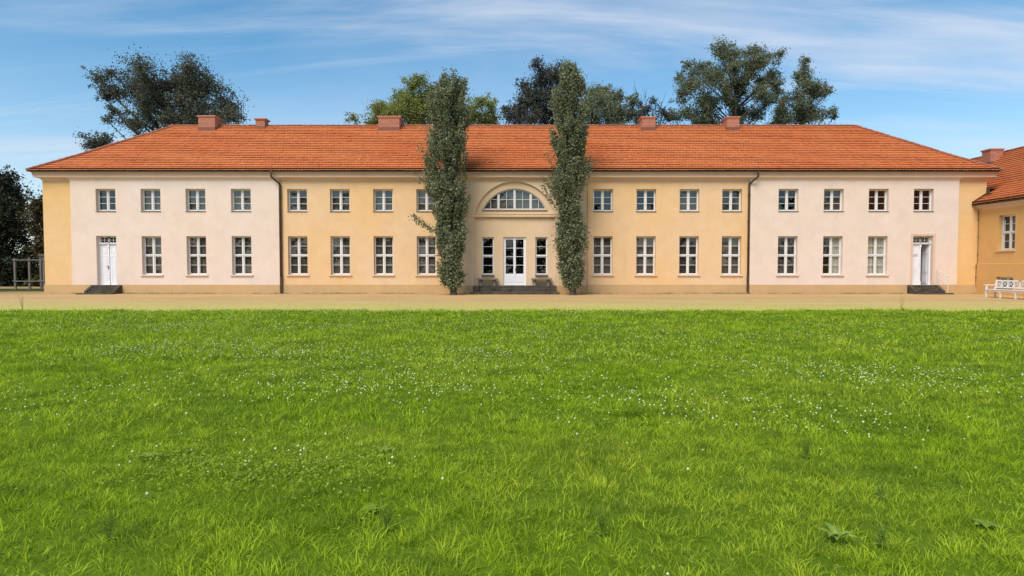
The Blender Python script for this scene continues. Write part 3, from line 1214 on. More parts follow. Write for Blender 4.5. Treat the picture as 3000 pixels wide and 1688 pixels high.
def cove(d0, z0, d1, z1, n=6):
    return [(d0 + (d1 - d0) * (1 - math.cos(math.pi / 2 * i / n)), z0 + (z1 - z0) * math.sin(math.pi / 2 * i / n)) for i in range(n + 1)]


mb = MB()
ring(mb, cove(0.0, 6.36, 0.26, 6.575) + [(0.30, 6.575), (0.30, 6.68), (0.33, 6.70), (0.33, 6.80), (0.36, 6.83), (0.36, 6.86), (0.0, 6.87)], -HX, HX, 0, HB)
mb.build('cornice', TRIM, house)
for s in (-1, 1):
    mb = MB()
    a, b = sorted((s * 13.37, s * 25.21))
    pr = cove(0.123, 6.36, 0.29, 6.573)
    for (d0, z0), (d1, z1) in zip(pr[:-1], pr[1:]):
        e0, e1 = d0 - 0.12, d1 - 0.12
        mb.face([(a - e0, -d0, z0), (b + e0, -d0, z0), (b + e1, -d1, z1), (a - e1, -d1, z1)])
        for x, sg in ((a, -1), (b, 1)):
            mb.face([(x + sg * e0, -d0, z0), (x + sg * e1, -d1, z1), (x + sg * e1, 0, z1), (x + sg * e0, 0, z0)])
    mb.build('cornice', PALE, house)

# roof --------------------------------------------------------------------------
EO = 0.50                     # eave overhang
RY, RZ = 4.80, 10.60          # ridge
EX = HX + EO
RX = EX - (RY + EO)
PROF = [(-EO, 6.90), (1.2, 8.02), (RY, RZ)]
roof_m = MB()
und = [(-EO + 0.03, 6.87), (1.2, 7.985), (RY, RZ - 0.035)]


def hipx(y):
    return EX - (y + EO)


for (a, b) in zip(und[:-1], und[1:]):
    roof_m.face([(-hipx(a[0]), a[0], a[1]), (hipx(a[0]), a[0], a[1]), (hipx(b[0]), b[0], b[1]), (-hipx(b[0]), b[0], b[1])])
    ya, yb = 2 * RY - a[0], 2 * RY - b[0]
    roof_m.face([(-hipx(a[0]), ya, a[1]), (-hipx(b[0]), yb, b[1]), (hipx(b[0]), yb, b[1]), (hipx(a[0]), ya, a[1])])
    for s in (-1, 1):
        roof_m.face([(s * hipx(a[0]), a[0], a[1]), (s * hipx(b[0]), b[0], b[1]), (s * hipx(b[0]), yb, b[1]), (s * hipx(a[0]), ya, a[1])])
# soffit
roof_m.face([(-EX + .02, -EO + .03, 6.875), (EX - .02, -EO + .03, 6.875), (EX - .02, 2 * RY + EO, 6.875), (-EX + .02, 2 * RY + EO, 6.875)])
roof = roof_m.build('roof', BATTEN, house)
trng = np.random.default_rng(5)
V, P5, Q, rv = tile_field(PROF, lambda y: (-hipx(y), hipx(y)), 26, 0.18, lambda p: p, trng)
o = np_mesh('roof_tiles', V, [P5, Q], TILE, rv, roof)
tag(o, kind='stuff')
V, P5, Q, rv = tile_field(PROF, lambda y: (-hipx(y), hipx(y)), 26, 0.36, lambda p: (p[0], 2 * RY - p[1], p[2]), trng)
o = np_mesh('roof_tiles', V, [P5, Q], TILE, rv, roof)
tag(o, kind='stuff')
for s in (-1, 1):
    V, P5, Q, rv = tile_field(PROF, lambda y: (y, 2 * RY - y), 26, 0.18,
                              lambda p, s=s: (s * (EX - (p[1] + EO)), p[0], p[2]), trng)
    o = np_mesh('roof_tiles', V, [P5, Q], TILE, rv, roof)
    tag(o, kind='stuff')
ridge_line((-RX - .1, RY, RZ + 0.02), (RX + .1, RY, RZ + 0.02), roof)
for s in (-1, 1):
    p0, p1, p2 = (s * EX, -EO, 6.93), (s * hipx(1.2), 1.2, 8.06), (s * RX, RY, RZ + 0.02)
    ridge_line(p0, p1, roof)
    ridge_line(p1, p2, roof)

# gutter lying on the first course, downpipes
mb = MB()
n = 9
gr = 0.075
gy0, gz0 = -EO + 0.10, 7.065
prof = [(gy0 + gr * math.cos(math.pi + math.pi * j / (n - 1)), gz0 + gr * math.sin(math.pi + math.pi * j / (n - 1))) for j in range(n)]
xa = EX - 0.18
for j in range(n - 1):
    mb.face([(-xa, *prof[j]), (xa, *prof[j]), (xa, *prof[j + 1]), (-xa, *prof[j + 1])])
mb.tube([(-xa, gy0 - gr, gz0), (xa, gy0 - gr, gz0)], 0.014, 6)
for s in (-1, 1):
    mb.face([(s * xa, *p) for p in prof])
# edge strip over the lowest course
mb.box(-EX + .02, EX - .02, -EO - 0.012, -EO + 0.04, 6.862, 6.892)
mb.build('gutter', METAL, house)
for s in (-1, 1):
    mb = MB()
    X0, X1 = s * 13.62, s * 13.27
    X1 = s * 13.30
    mb.tube([(X0, gy0, gz0 - 0.02), (X0, gy0 - 0.08, gz0 - 0.02), (X0, gy0 - 0.12, gz0 - 0.10), (X0 + s * .02, gy0 - 0.12, 6.62), (X0, gy0 - .1, 6.55), (X1, -0.12, 6.22), (X1, -0.1, 6.1), (X1, -0.1, 0.9)], 0.055, 10)
    mb.tube([(X1, -0.1, 0.92), (X1, -0.1, 0.9), (X1, -0.1, 0.18), (X1, -0.14, 0.06), (X1, -0.22, -0.02)], 0.07, 10)
    pipe = mb.build('drainpipe', METAL, house, smooth=True)
    for z in (5.6, 4.1, 2.6, 0.95, 0.3):
        c_ = MB()
        c_.tube([(X1, -0.1, z), (X1, -0.1, z + 0.05)], 0.078, 10)
        c_.box(X1 - 0.012, X1 + 0.012, -0.04, 0.02, z + 0.01, z + 0.04)
        c_.build('bracket', METAL, pipe)


# chimneys ------------------------------------------------------------------------
def chimney(parent, x0, x1, y0, y1, zb, zf, zt, cap=0.06, fl=0.34):
    c_ = MB()
    c_.box(x0 + 0.012, x1 - 0.012, y0 + 0.012, y1 - 0.012, zb, zt - 0.1)
    ch = c_.build('chimney', MORTAR, parent)
    # bricks
    bk = MB()
    bl, bh_, j = 0.235, 0.066, 0.012
    z = zf
    row = 0
    while z + bh_ < zt - 0.12:
        for (a0, a1, fixed, axis, sg) in ((x0, x1, y0, 'x', -1), (x0, x1, y1, 'x', 1), (y0, y1, x0, 'y', -1), (y0, y1, x1, 'y', 1)):
            p = a0 - (bl + j) * 0.5 * (row % 2)
            while p < a1 - 0.02:
                a, b = max(p, a0 + 0.001), min(p + bl, a1 - 0.001)
                p += bl + j
                if b - a < 0.03:
                    continue
                pr_ = random.uniform(0, 0.004)
                lo, hi = (fixed - pr_, fixed + 0.03) if sg < 0 else (fixed - 0.03, fixed + pr_)
                rr = random.random()
                if axis == 'x':
                    bk.box(a, b, lo, hi, z, z + bh_, rr)
                else:
                    bk.box(lo, hi, a, b, z, z + bh_, rr)
        z += bh_ + j
        row += 1
    tag(bk.build('bricks', BRICK, ch, rnd=True), kind='stuff')
    cp = MB()
    cp.box(x0 - cap * .5, x1 + cap * .5, y0 - cap * .5, y1 + cap * .5, zt - 0.12, zt - 0.065)
    cp.box(x0 - cap, x1 + cap, y0 - cap, y1 + cap, zt - 0.064, zt)
    cp.build('cap', BRICK, ch, rnd=True)
    f_ = MB()
    f_.box(x0 - 0.02, x1 + 0.02, y0 - 0.03, y1 + 0.02, zb, zf)
    f_.build('flashing', FLASH, ch)
    return ch


chimney(house, -20.12, -19.06, 4.2, 5.4, 9.9, 10.42, 11.15)
chimney(house, -16.60, -16.02, 4.5, 5.1, 10.1, 10.55, 11.05, 0.09)
chimney(house, -8.66, -7.32, 4.2, 5.3, 9.9, 10.42, 11.12)
chimney(house, 8.12, 8.98, 4.2, 5.3, 9.9, 10.42, 11.08)
chimney(house, 13.55, 14.32, 4.2, 5.3, 9.9, 10.42, 11.08)

# windows ---------------------------------------------------------------------------
dark_up = {(1, 5.03), (-1, 23.20), (1, 20.65), (1, 23.20), (1, 15.53), (1, 7.49)}
for s in (-1, 1):
    for x in UP:
        window('upper', house, s * x, 0.0, ZU0, None if (s, x) in dark_up else 'blind')
        window('lower', house, s * x, 0.0, ZL0, 'blind')
    for x in UPO:
        window('upper', house, s * x, RIS, ZU0, None if (s, x) in dark_up else 'blind')
    for x in UPO[:3]:
        if s > 0 and x == UPO[2]:
            window('lower', house, s * x, RIS, ZL0, 'white', 'lower window with closed white curtains beside the open door')
        elif s > 0 and x == UPO[1]:
            window('lower', house, s * x, RIS, ZL0, 'half', 'lower window with a curtain drawn behind its right half')
        else:
            window('lower', house, s * x, RIS, ZL0, 'blind')
for s in (-1, 1):
    window('side', house, s * 1.53, N_ - 0.09, 1.065, None, 'narrow dark sidelight beside the central glazed door')


# doors -----------------------------------------------------------------------------
def panel_leaf(w, h, mat, name, parent, loc, rotz=0.0, mirror=1, pil=False):
    """panelled leaf hinged at x=0, spans to x=mirror*w"""
    mb = MB()
    x0, x1 = sorted((0, mirror * w))
    mb.box(x0, x1, 0, 0.045, 0, h)
    ins = 0.085
    for za, zb2 in ((0.10, 0.62), (0.74, 1.66), (1.78, h - 0.10)):
        a, b = x0 + ins, x1 - ins
        t_ = 0.028
        mb.box(a, b, -0.014, 0, za, za + t_)
        mb.box(a, b, -0.014, 0, zb2 - t_, zb2)
        mb.box(a, a + t_, -0.014, 0, za + t_, zb2 - t_)
        mb.box(b - t_, b, -0.014, 0, za + t_, zb2 - t_)
        mb.box(a + 0.06, b - 0.06, -0.010, 0, za + 0.07, zb2 - 0.07)
    if pil:
        e = x1 if mirror > 0 else x0
        mb.box(e - 0.05, e + 0.03, -0.04, -0.001, 0, h)
        mb.box(e - 0.065, e + 0.045, -0.055, -0.0402, 0, 0.2)
        mb.box(e - 0.065, e + 0.045, -0.055, -0.0402, h - 0.16, h - 0.02)
    o = mb.build(name, mat, parent, loc=loc)
    o.rotation_euler = (0, 0, rotz)
    return o


def ellipse_bar(mb, cx, cz, rx, rz, y, r=0.016, n=28):
    pts = [(cx + rx * math.cos(2 * math.pi * i / n), y, cz + rz * math.sin(2 * math.pi * i / n)) for i in range(n + 1)]
    mb.tube(pts, r, 6, cap=False)


for s in (-1, 1):
    xc = s * DOOR_X
    y0 = RIS + REV
    z0, z1, zt = 0.49, 3.285, 2.86
    mb = MB()
    mb.box(xc - 0.57, xc - 0.50, y0, y0 + 0.09, z0, z1)
    mb.box(xc + 0.50, xc + 0.57, y0, y0 + 0.09, z0, z1)
    mb.box(xc - 0.50, xc + 0.50, y0 + .002, y0 + 0.09, z1 - 0.05, z1)
    mb.box(xc - 0.565, xc + 0.565, y0 - 0.05, y0 + 0.09, zt - 0.055, zt + 0.012)
    mb.box(xc - 0.568, xc + 0.568, y0 - 0.075, y0 - 0.051, zt - 0.01, zt + 0.03)
    fz0, fz1 = zt + 0.012, z1 - 0.05
    cz = (fz0 + fz1) / 2
    for e in (-0.25, 0.25):
        ellipse_bar(mb, xc + e, cz, 0.245, (fz1 - fz0) / 2 - 0.01, y0 + 0.03)
        mb.box(xc + e - 0.011, xc + e + 0.011, y0 + 0.02, y0 + 0.04, fz0, fz1)
    mb.box(xc - 0.50, xc + 0.50, y0 + 0.021, y0 + 0.039, cz - 0.011, cz + 0.011)
    door = mb.build('door', DOORW, house)
    door['label'] = 'panelled white double door with fanlight, one leaf open' if s > 0 else 'closed panelled white double door with fanlight'
    pm_ = MB()
    pm_.box(xc - 0.50, xc + 0.50, y0 + 0.05, y0 + 0.054, fz0, fz1)
    pm_.build('pane', GLASS, door)
    lh = zt - 0.055 - z0 - 0.01
    if s < 0:
        panel_leaf(0.495, lh, DOORW, 'leaf', door, (xc - 0.50, y0 + 0.02, z0 + 0.005), 0, 1, True)
        panel_leaf(0.465, lh, DOORW, 'leaf', door, (xc + 0.50, y0 + 0.02, z0 + 0.005), 0, -1)
        h_ = MB()
        h_.box(xc - 0.05, xc - 0.015, y0 - 0.035, y0 - 0.021, 1.38, 1.60)
        h_.tube([(xc - 0.032, y0 - 0.03, 1.52), (xc - 0.032, y0 - 0.08, 1.52), (xc - 0.15, y0 - 0.085, 1.55)], 0.012, 6)
        h_.build('handle', IRON, door)
    else:
        panel_leaf(0.495, lh, DOORW, 'leaf', door, (xc - 0.50, y0 + 0.02, z0 + 0.005), 0, 1, True)
        o = panel_leaf(0.465, lh, DOORW, 'leaf', door, (xc + 0.49, y0 + 0.05, z0 + 0.005), R(-84), -1)
        o['label'] = 'right door leaf standing ajar, swung inward'
        # plaster surround
        sr = MB()
        ysur = RIS - 0.02
        sr.box(xc - 0.70, xc - 0.572, ysur, RIS + 0.01, 0.49, 3.41)
        sr.box(xc + 0.572, xc + 0.70, ysur, RIS + 0.01, 0.49, 3.41)
        sr.box(xc - 0.572, xc + 0.572, ysur + .001, RIS + 0.01, 3.288, 3.41)
        sr.build('door_surround', TRIM, house)
        pl = MB()
        pl.box(xc - 0.43, xc - 0.14, y0 - 0.018, y0 + 0.0, 2.17, 2.29)
        sg = pl.build('sign', PLATE, house)
        sg['label'] = 'small white entrance plate on the closed door leaf'
        tcu = bpy.data.curves.new('lettering', 'FONT')
        tcu.body = 'Eingang'
        tcu.size = 0.075
        tcu.align_x = 'CENTER'
        tob = bpy.data.objects.new('lettering', tcu)
        COL.objects.link(tob)
        bpy.context.view_layer.update()
        dg = bpy.context.evaluated_depsgraph_get()
        tme = bpy.data.meshes.new_from_object(tob.evaluated_get(dg))
        bpy.data.objects.remove(tob)
        tme.materials.clear()
        tme.materials.append(LETTER)
        shared('lettering', tme, sg, (xc - 0.285, y0 - 0.021, 2.207), (R(90), 0, 0))

# central glazed door
y0 = N_ + 0.10
mb = MB()
mb.box(-0.65, -0.58, y0, y0 + 0.09, 0.46, 3.228)
mb.box(0.58, 0.65, y0, y0 + 0.09, 0.46, 3.228)
mb.box(-0.58, 0.58, y0 + .001, y0 + 0.09, 3.15, 3.228)
door = mb.build('door', DOORW, house)
door['label'] = 'white glazed double door at the centre of the facade'
for s in (-1, 1):
    mb = MB()
    a, b = sorted((s * 0.004, s * 0.578))
    f = 0.065
    zt = 3.147
    mb.box(a, a + f, y0 + .01, y0 + 0.06, 0.465, zt)
    mb.box(b - f, b, y0 + .01, y0 + 0.06, 0.465, zt)
    mb.box(a + f, b - f, y0 + .012, y0 + 0.058, 0.465, 1.13)
    mb.box(a + f, b - f, y0 + .012, y0 + 0.058, zt - 0.06, zt)
    mb.box(a + f + .03, b - f - .03, y0 - 0.002, y0 + 0.0115, 0.62, 1.02)
    mb.box(a + f, b - f, y0 - 0.002, y0 + 0.0115, 0.47, 0.53)
    if s > 0:
        mb.box(-0.03, 0.03, y0 - 0.015, y0 + 0.0095, 0.465, zt)
    hgt = (zt - 0.06 - 1.13) / 4
    for k_ in (1, 2, 3):
        z = 1.13 + hgt * k_
        mb.box(a + f, b - f, y0 + .02, y0 + 0.05, z - 0.012, z + 0.012)
    lf = mb.build('leaf', DOORW, door)
    pmesh = pane_mesh(b - a - 2 * f, hgt)
    for k_ in range(4):
        shared('pane', pmesh, door, ((a + b) / 2, y0 + 0.037, 1.13 + hgt * (k_ + .5)), (random.uniform(-.01, .01), 0, random.uniform(-.01, .01)))
h_ = MB()
h_.box(-0.012 + .045, 0.012 + .045, y0 - 0.03, y0 - 0.015, 1.3, 1.46)
h_.tube([(.045, y0 - 0.03, 1.42), (.045, y0 - 0.07, 1.42), (.14, y0 - 0.075, 1.42)], 0.011, 6)
h_.build('handle', IRON, door)

# stone steps -------------------------------------------------------------------------
stp = MB()
stp.box(-2.30, 2.30, -0.42, N_, -0.05, 0.46)
st_o = stp.build('entrance_steps', STEP, house, bevel=0.012)
st_o['label'] = 'dark weathered stone steps below the central door'
for (a, b, ya, yb, z) in ((-2.0, 2.0, -0.72, -0.424, 0.31), (-2.0, 2.0, -1.0, -0.724, 0.165), (-2.47, 2.47, -1.30, -1.004, 0.115)):
    q = MB()
    q.box(a, b, ya, yb, -0.05, z)
    q.build('step', STEP, st_o, bevel=0.012)
for s in (-1, 1):
    q = MB()
    a, b = sorted((s * 2.004, s * 2.33))
    q.box(a, b, -1.0, -0.424, -0.05, 0.458)
    q.build('cheek', STEP, st_o, bevel=0.012)
for s in (-1, 1):
    xc = s * DOOR_X
    a, b = xc - 0.86, xc + 0.86
    q = MB()
    q.box(a + 0.17, b - 0.17, RIS - 0.2, RIS + REV, -0.05, 0.487)
    so = q.build('door_steps', STEP, house, bevel=0.01)
    for ya, yb, z in ((RIS - 0.40, RIS - 0.203, 0.34), (RIS - 0.62, RIS - 0.403, 0.18)):
        q = MB()
        q.box(a + 0.17, b - 0.17, ya, yb, -0.05, z)
        q.build('step', STEP, so, bevel=0.01)
    q = MB()
    q.box(a - 0.12, b + 0.12, RIS - 1.15, RIS - 0.70, -0.05, 0.07)
    q.build('ground_slab', STEP, so, bevel=0.01)
    for xa_, xb_ in ((a, a + 0.167), (b - 0.167, b)):
        q = MB()
        q.prism_x([(RIS + 0.0, -0.05), (RIS + 0.0, 0.492), (RIS - 0.12, 0.492), (RIS - 0.66, 0.17), (RIS - 0.66, -0.05)], xa_, xb_)
        q.build('cheek', BSTONE if False else STEP, so, bevel=0.01)
    if s > 0:
        rl = MB()
        xr = b - 0.08
        ya, yb = RIS - 0.06, RIS - 0.95
        za, zb2 = 1.38, 1.02
        rl.tube([(xr, ya + .02, za + .01), (xr, yb - 0.08, zb2 - 0.03)], 0.018, 8)
        rl.tube([(xr, ya, za - 0.42), (xr, yb, zb2 - 0.42)], 0.013, 8)
        rl.tube([(xr, ya, 0.45), (xr, ya, za)], 0.016, 8)
        rl.tube([(xr, yb, 0.0), (xr, yb, zb2)], 0.016, 8)
        ro_ = rl.build('handrail', WHITE, house)
        ro_['label'] = 'thin white metal handrail beside the open door steps'

# lightning conductor on the right of the centre bay, and one in the corner by the wing
for (x, y, zt) in ((4.14, -0.03, 6.4),):
    mb = MB()
    mb.tube([(x, y, 0), (x, y, zt)], 0.009, 6)
    for z in (0.6, 1.6, 2.6, 3.6, 4.6, 5.6):
        mb.box(x - 0.018, x + 0.018, y - 0.012, y + 0.04, z, z + 0.03)
    mb.build('lightning_conductor', METAL, house)

# ------------------------------------------------------------------ side wing (local front faces world -X)
WX = 26.42
wing = thing('side_wing', 'yellow plastered side wing with red tiled roof at the right edge', 'house', (WX, 0, 0), R(-90))
WL = 17.0
mb = MB()
wz = (2.44, 4.32)
ops = [(1.97 - .54, 1.97 + .54, *wz), (6.2 - .54, 6.2 + .54, *wz), (10.4 - .54, 10.4 + .54, *wz), (14.6 - .54, 14.6 + .54, *wz)]
wall_grid(mb, 0, 0.004, WL, 1.70, 4.98, ops, REV + 0.1)
mb.face([(WL, 0, 1.7), (WL, 10, 1.7), (WL, 10, 4.98), (WL, 0, 4.98)])
mb.build('wall', DEEP, wing)
mb = MB()
cops = [(1.97 - .56, 1.97 + .56, 0.36, 0.98), (6.2 - .56, 6.2 + .56, 0.36, 0.98), (10.4 - .56, 10.4 + .56, 0.36, 0.98)]
wall_grid(mb, -0.05, 0.002, WL + .05, -0.1, 1.69, cops, REV + 0.1)
mb.face([(0.002, -0.05, 1.69), (WL + .05, -0.05, 1.69), (WL + .05, 0.02, 1.71), (0.002, 0.02, 1.71)])
mb.face([(WL + .05, -0.05, -0.1), (WL + .05, 10.05, -0.1), (WL + .05, 10.05, 1.69), (WL + .05, -0.05, 1.69)])
mb.build('base_wall', DEEP, wing)
mb = MB()
mb.face([(0.01, 1.9, -0.1), (WL, 1.9, -0.1), (WL, 1.9, 5.0), (0.01, 1.9, 5.0)])
mb.build('interior_wall', INNER, wing)
mb = MB()
pr = cove(0.0, 4.72, 0.16, 4.84) + [(0.20, 4.84), (0.20, 4.93), (0.24, 4.95), (0.24, 5.0), (0, 5.01)]
for (d0, z0), (d1, z1) in zip(pr[:-1], pr[1:]):
    mb.face([(0.003, -d0, z0), (WL + d0, -d0, z0), (WL + d1, -d1, z1), (0.003, -d1, z1)])
mb.build('cornice', TRIM, wing)
for i, x in enumerate((1.97, 6.2, 10.4, 14.6)):
    window('wing', wing, x, 0.0, wz[0], 'blind')
for x in (1.97, 6.2, 10.4):
    window('cellar', wing, x, -0.05, 0.36, None, 'small cellar window at the foot of the wing wall')
WPROF = [(-0.40, 5.05), (1.1, 6.02), (5.0, 8.85)]
wr = MB()
und = [(-0.38, 5.02), (1.1, 5.985), (5.0, 8.815)]
for (a, b) in zip(und[:-1], und[1:]):
    wr.face([(0.004, a[0], a[1]), (WL + .4, a[0], a[1]), (WL + .4, b[0], b[1]), (0.004, b[0], b[1])])
    ya, yb = 10 - a[0], 10 - b[0]
    wr.face([(-12, ya, a[1]), (WL + .4, ya, a[1]), (WL + .4, yb, b[1]), (-12, yb, b[1])])
wr.face([(0.004, 0.94, 5.88), (0.004, 5.0, 8.815), (-12, 5.0, 8.815), (-12, 0.94, 5.88)])
wroof = wr.build('roof', BATTEN, wing)


def wlim(y):
    return (0.006, WL + .4) if y < 0.95 else (-12, WL + .4)


V, P5, Q, rv = tile_field(WPROF, wlim, 24, 0.18, lambda p: p, trng)
o = np_mesh('roof_tiles', V, [P5, Q], TILE, rv, wroof)
tag(o, kind='stuff')
ridge_line((WL + .4, 5.0, 8.87), (-12, 5.0, 8.87), wroof)
mb = MB()
prof = [(-0.31 + 0.07 * math.cos(math.pi + math.pi * j / 8), 5.21 + 0.07 * math.sin(math.pi + math.pi * j / 8)) for j in range(9)]
for j in range(8):
    mb.face([(0.05, *prof[j]), (WL + .3, *prof[j]), (WL + .3, *prof[j + 1]), (0.05, *prof[j + 1])])
mb.face([(0.05, *p) for p in prof])
mb.tube([(0.05, -0.38, 5.21), (WL + .3, -0.38, 5.21)], 0.014, 6)
mb.box(0.02, WL + .4, -0.412, -0.36, 5.015, 5.04)
mb.build('gutter', METAL, wing)
mb = MB()   # flashing where the wing roof meets the house
for (a, b) in zip(WPROF[:-1], WPROF[1:]):
    a2 = a if a[0] > -0.4 else a
    b2 = b if b[0] < 1.0 else (0.5, WPROF[0][1] + (0.9) * (6.02 - 5.05) / 1.5)
    if a[0] > 0.5:
        continue
    mb.prism_x([(a2[0], a2[1] - 0.05), (a2[0], a2[1] + 0.16), (b2[0], b2[1] + 0.16), (b2[0], b2[1] - 0.05)], 0.008, 0.05)
mb.box(0.008, 0.12, 0.40, 0.50, 5.55, 5.98)
mb.box(0.05, 0.42, 0.30, 0.52, 5.52, 5.66)
mb.build('valley_flashing', METAL, wing)
mb = MB()
cx0 = 0.05
mb.tube([(0.06, -0.03, 4.75), (0.06, -0.03, 1.75), (0.03, -0.08, 1.68), (0.03, -0.08, 0)], 0.010, 6)
for z in (4.2, 3.2, 2.2, 1.5, 0.9, 0.4):
    y_ = -0.03 if z > 1.7 else -0.08
    x_ = 0.06 if z > 1.7 else 0.03
    mb.box(x_ - 0.02, x_ + 0.02, y_ - 0.02, y_ + 0.03, z, z + 0.04)
mb.build('lightning_conductor', METAL, wing)
chimney(wing, -4.65, -3.95, 3.75, 4.55, 7.5, 8.2, 9.02)

# ------------------------------------------------------------------ stone benches by the central door
def stone_bench(x, label):
    b_ = thing('stone_bench', label, 'bench', (x, -0.18, 0.46), 0, 'stone benches flanking the central door')
    q = MB()
    q.box(-0.585, 0.585, -0.17, 0.17, 0.335, 0.42)
    q.box(-0.56, 0.56, -0.15, 0.15, 0.315, 0.334)
    q.build('slab', BSTONE, b_, bevel=0.012)
    for s in (-1, 1):
        g_ = MB()
        xx = s * 0.38
        prof_ = [(0, .075), (.03, .075), (.05, .05), (.12, .042), (.2, .055), (.235, .085), (.25, .095), (.315, .095)]
        k_ = 10
        for (z0, r0), (z1, r1) in zip(prof_[:-1], prof_[1:]):
            for j in range(k_):
                a0, a1 = 2 * math.pi * j / k_, 2 * math.pi * (j + 1) / k_
                g_.face([(xx + r0 * math.cos(a0), r0 * math.sin(a0), z0), (xx + r0 * math.cos(a1), r0 * math.sin(a1), z0),
                         (xx + r1 * math.cos(a1), r1 * math.sin(a1), z1), (xx + r1 * math.cos(a0), r1 * math.sin(a0), z1)])
        g_.build('leg', BSTONE, b_, smooth=True)
    return b_


stone_bench(-1.53, 'stone bench on the landing left of the central glazed door')
stone_bench(1.53, 'stone bench on the landing right of the central glazed door')

# ------------------------------------------------------------------ white garden bench (faces -X)
gb = thing('garden_bench', 'long white wooden bench with crossed lattice back before the wing', 'bench', (23.42, -4.42, 0), R(-90))
BL = 3.45
for i in range(5):
    x = i * BL / 4
    q = MB()
    q.box(x - 0.032, x + 0.032, 0.0, 0.07, 0, 0.385 if i not in (0, 4) else 0.60)
    q.build('leg', WHITE, gb, bevel=0.006)
    if i % 2 == 0:
        q = MB()
        q.prism_x([(0.46, 0), (0.52, 0), (0.50, 0.40), (0.585, 0.87), (0.525, 0.87), (0.44, 0.40)], x - 0.034, x + 0.034)
        q.build('leg', WHITE, gb, bevel=0.006)
q = MB()
q.box(-0.03, BL + 0.03, 0.006, 0.064, 0.31, 0.386)
q.build('apron', WHITE, gb)
for j in range(5):
    q = MB()
    ya = -0.02 + j * 0.102
    q.box(-0.05, BL + 0.05, ya, ya + 0.088, 0.388, 0.418)
    q.build('seat_slat', WHITE, gb, bevel=0.004)
for e in (0.0, BL):
    q = MB()
    q.box(e - 0.05, e + 0.05, -0.09, 0.50, 0.60, 0.638)
    q.build('armrest', WHITE, gb, bevel=0.008)


def back(z):
    return 0.47 + (z - 0.40) * 0.18


for za, zb2 in ((0.80, 0.875), (0.485, 0.55)):
    q = MB()
    q.prism_x([(back(za) - 0.012, za), (back(za) + 0.035, za), (back(zb2) + 0.035, zb2), (back(zb2) - 0.012, zb2)], -0.04, BL + 0.04)
    q.build('rail', WHITE, gb)
nX = 10
for i in range(nX + 1):
    x = i * BL / nX
    if i not in (0, 5, 10):
        q = MB()
        q.bar((x, back(.55) + .012, .55), (x, back(.80) + .012, .80), 0.05, 0.035)
        q.build('upright', WHITE, gb)
    if i < nX:
        x2 = x + BL / nX
        for k_, (p, r_) in enumerate((((x + .03, .555), (x2 - .03, .80)), ((x2 - .03, .555), (x + .03, .80)))):
            q = MB()
            q.bar((p[0], back(p[1]) + .008 + .012 * k_, p[1]), (r_[0], back(r_[1]) + .008 + .012 * k_, r_[1]), 0.026, 0.012)
            q.build('cross_bar', WHITE, gb)
q = MB()
q.box(BL * .4 - .07, BL * .4 + .07, back(.83) - 0.022, back(.83) - 0.006, 0.835, 0.862)
q.build('plaque', IRON, gb)

# ------------------------------------------------------------------ wooden frame at the left
wf = thing('timber_frame', 'grey weathered post-and-rail timber frame left of the house', 'fence', (-33.4, 7.0, 0))
for x in (-1.0, 0.0, 1.0):
    q = MB()
    q.box(x - 0.06, x + 0.06, -0.05, 0.05, -0.05, 2.16 + 0.05 * x)
    q.build('post', WOOD, wf, bevel=0.008)
for x in (-0.05, 1.35):
    q = MB()
    q.box(x - 0.06, x + 0.06, 1.0, 1.1, -0.05, 2.42)
    q.build('post', WOOD, wf, bevel=0.008)
for z in (2.0, 0.54):
    q = MB()
    q.box(-1.12, 1.3, -0.10, -0.052, z - 0.035, z + 0.035)
    q.build('rail', WOOD, wf, bevel=0.006)
q = MB()
q.box(-0.15, 1.7, 0.94, 0.998, 2.32, 2.40)
q.build('rail', WOOD, wf, bevel=0.006)
q = MB()
q.box(-0.15, 1.7, 0.94, 0.998, 0.50, 0.58)
q.build('rail', WOOD, wf, bevel=0.006)

# ------------------------------------------------------------------ trees
def bez(a, b, c_, n=6):
    return [a * (1 - t_) ** 2 + b * 2 * t_ * (1 - t_) + c_ * t_ * t_ for t_ in [i / n for i in range(n + 1)]]


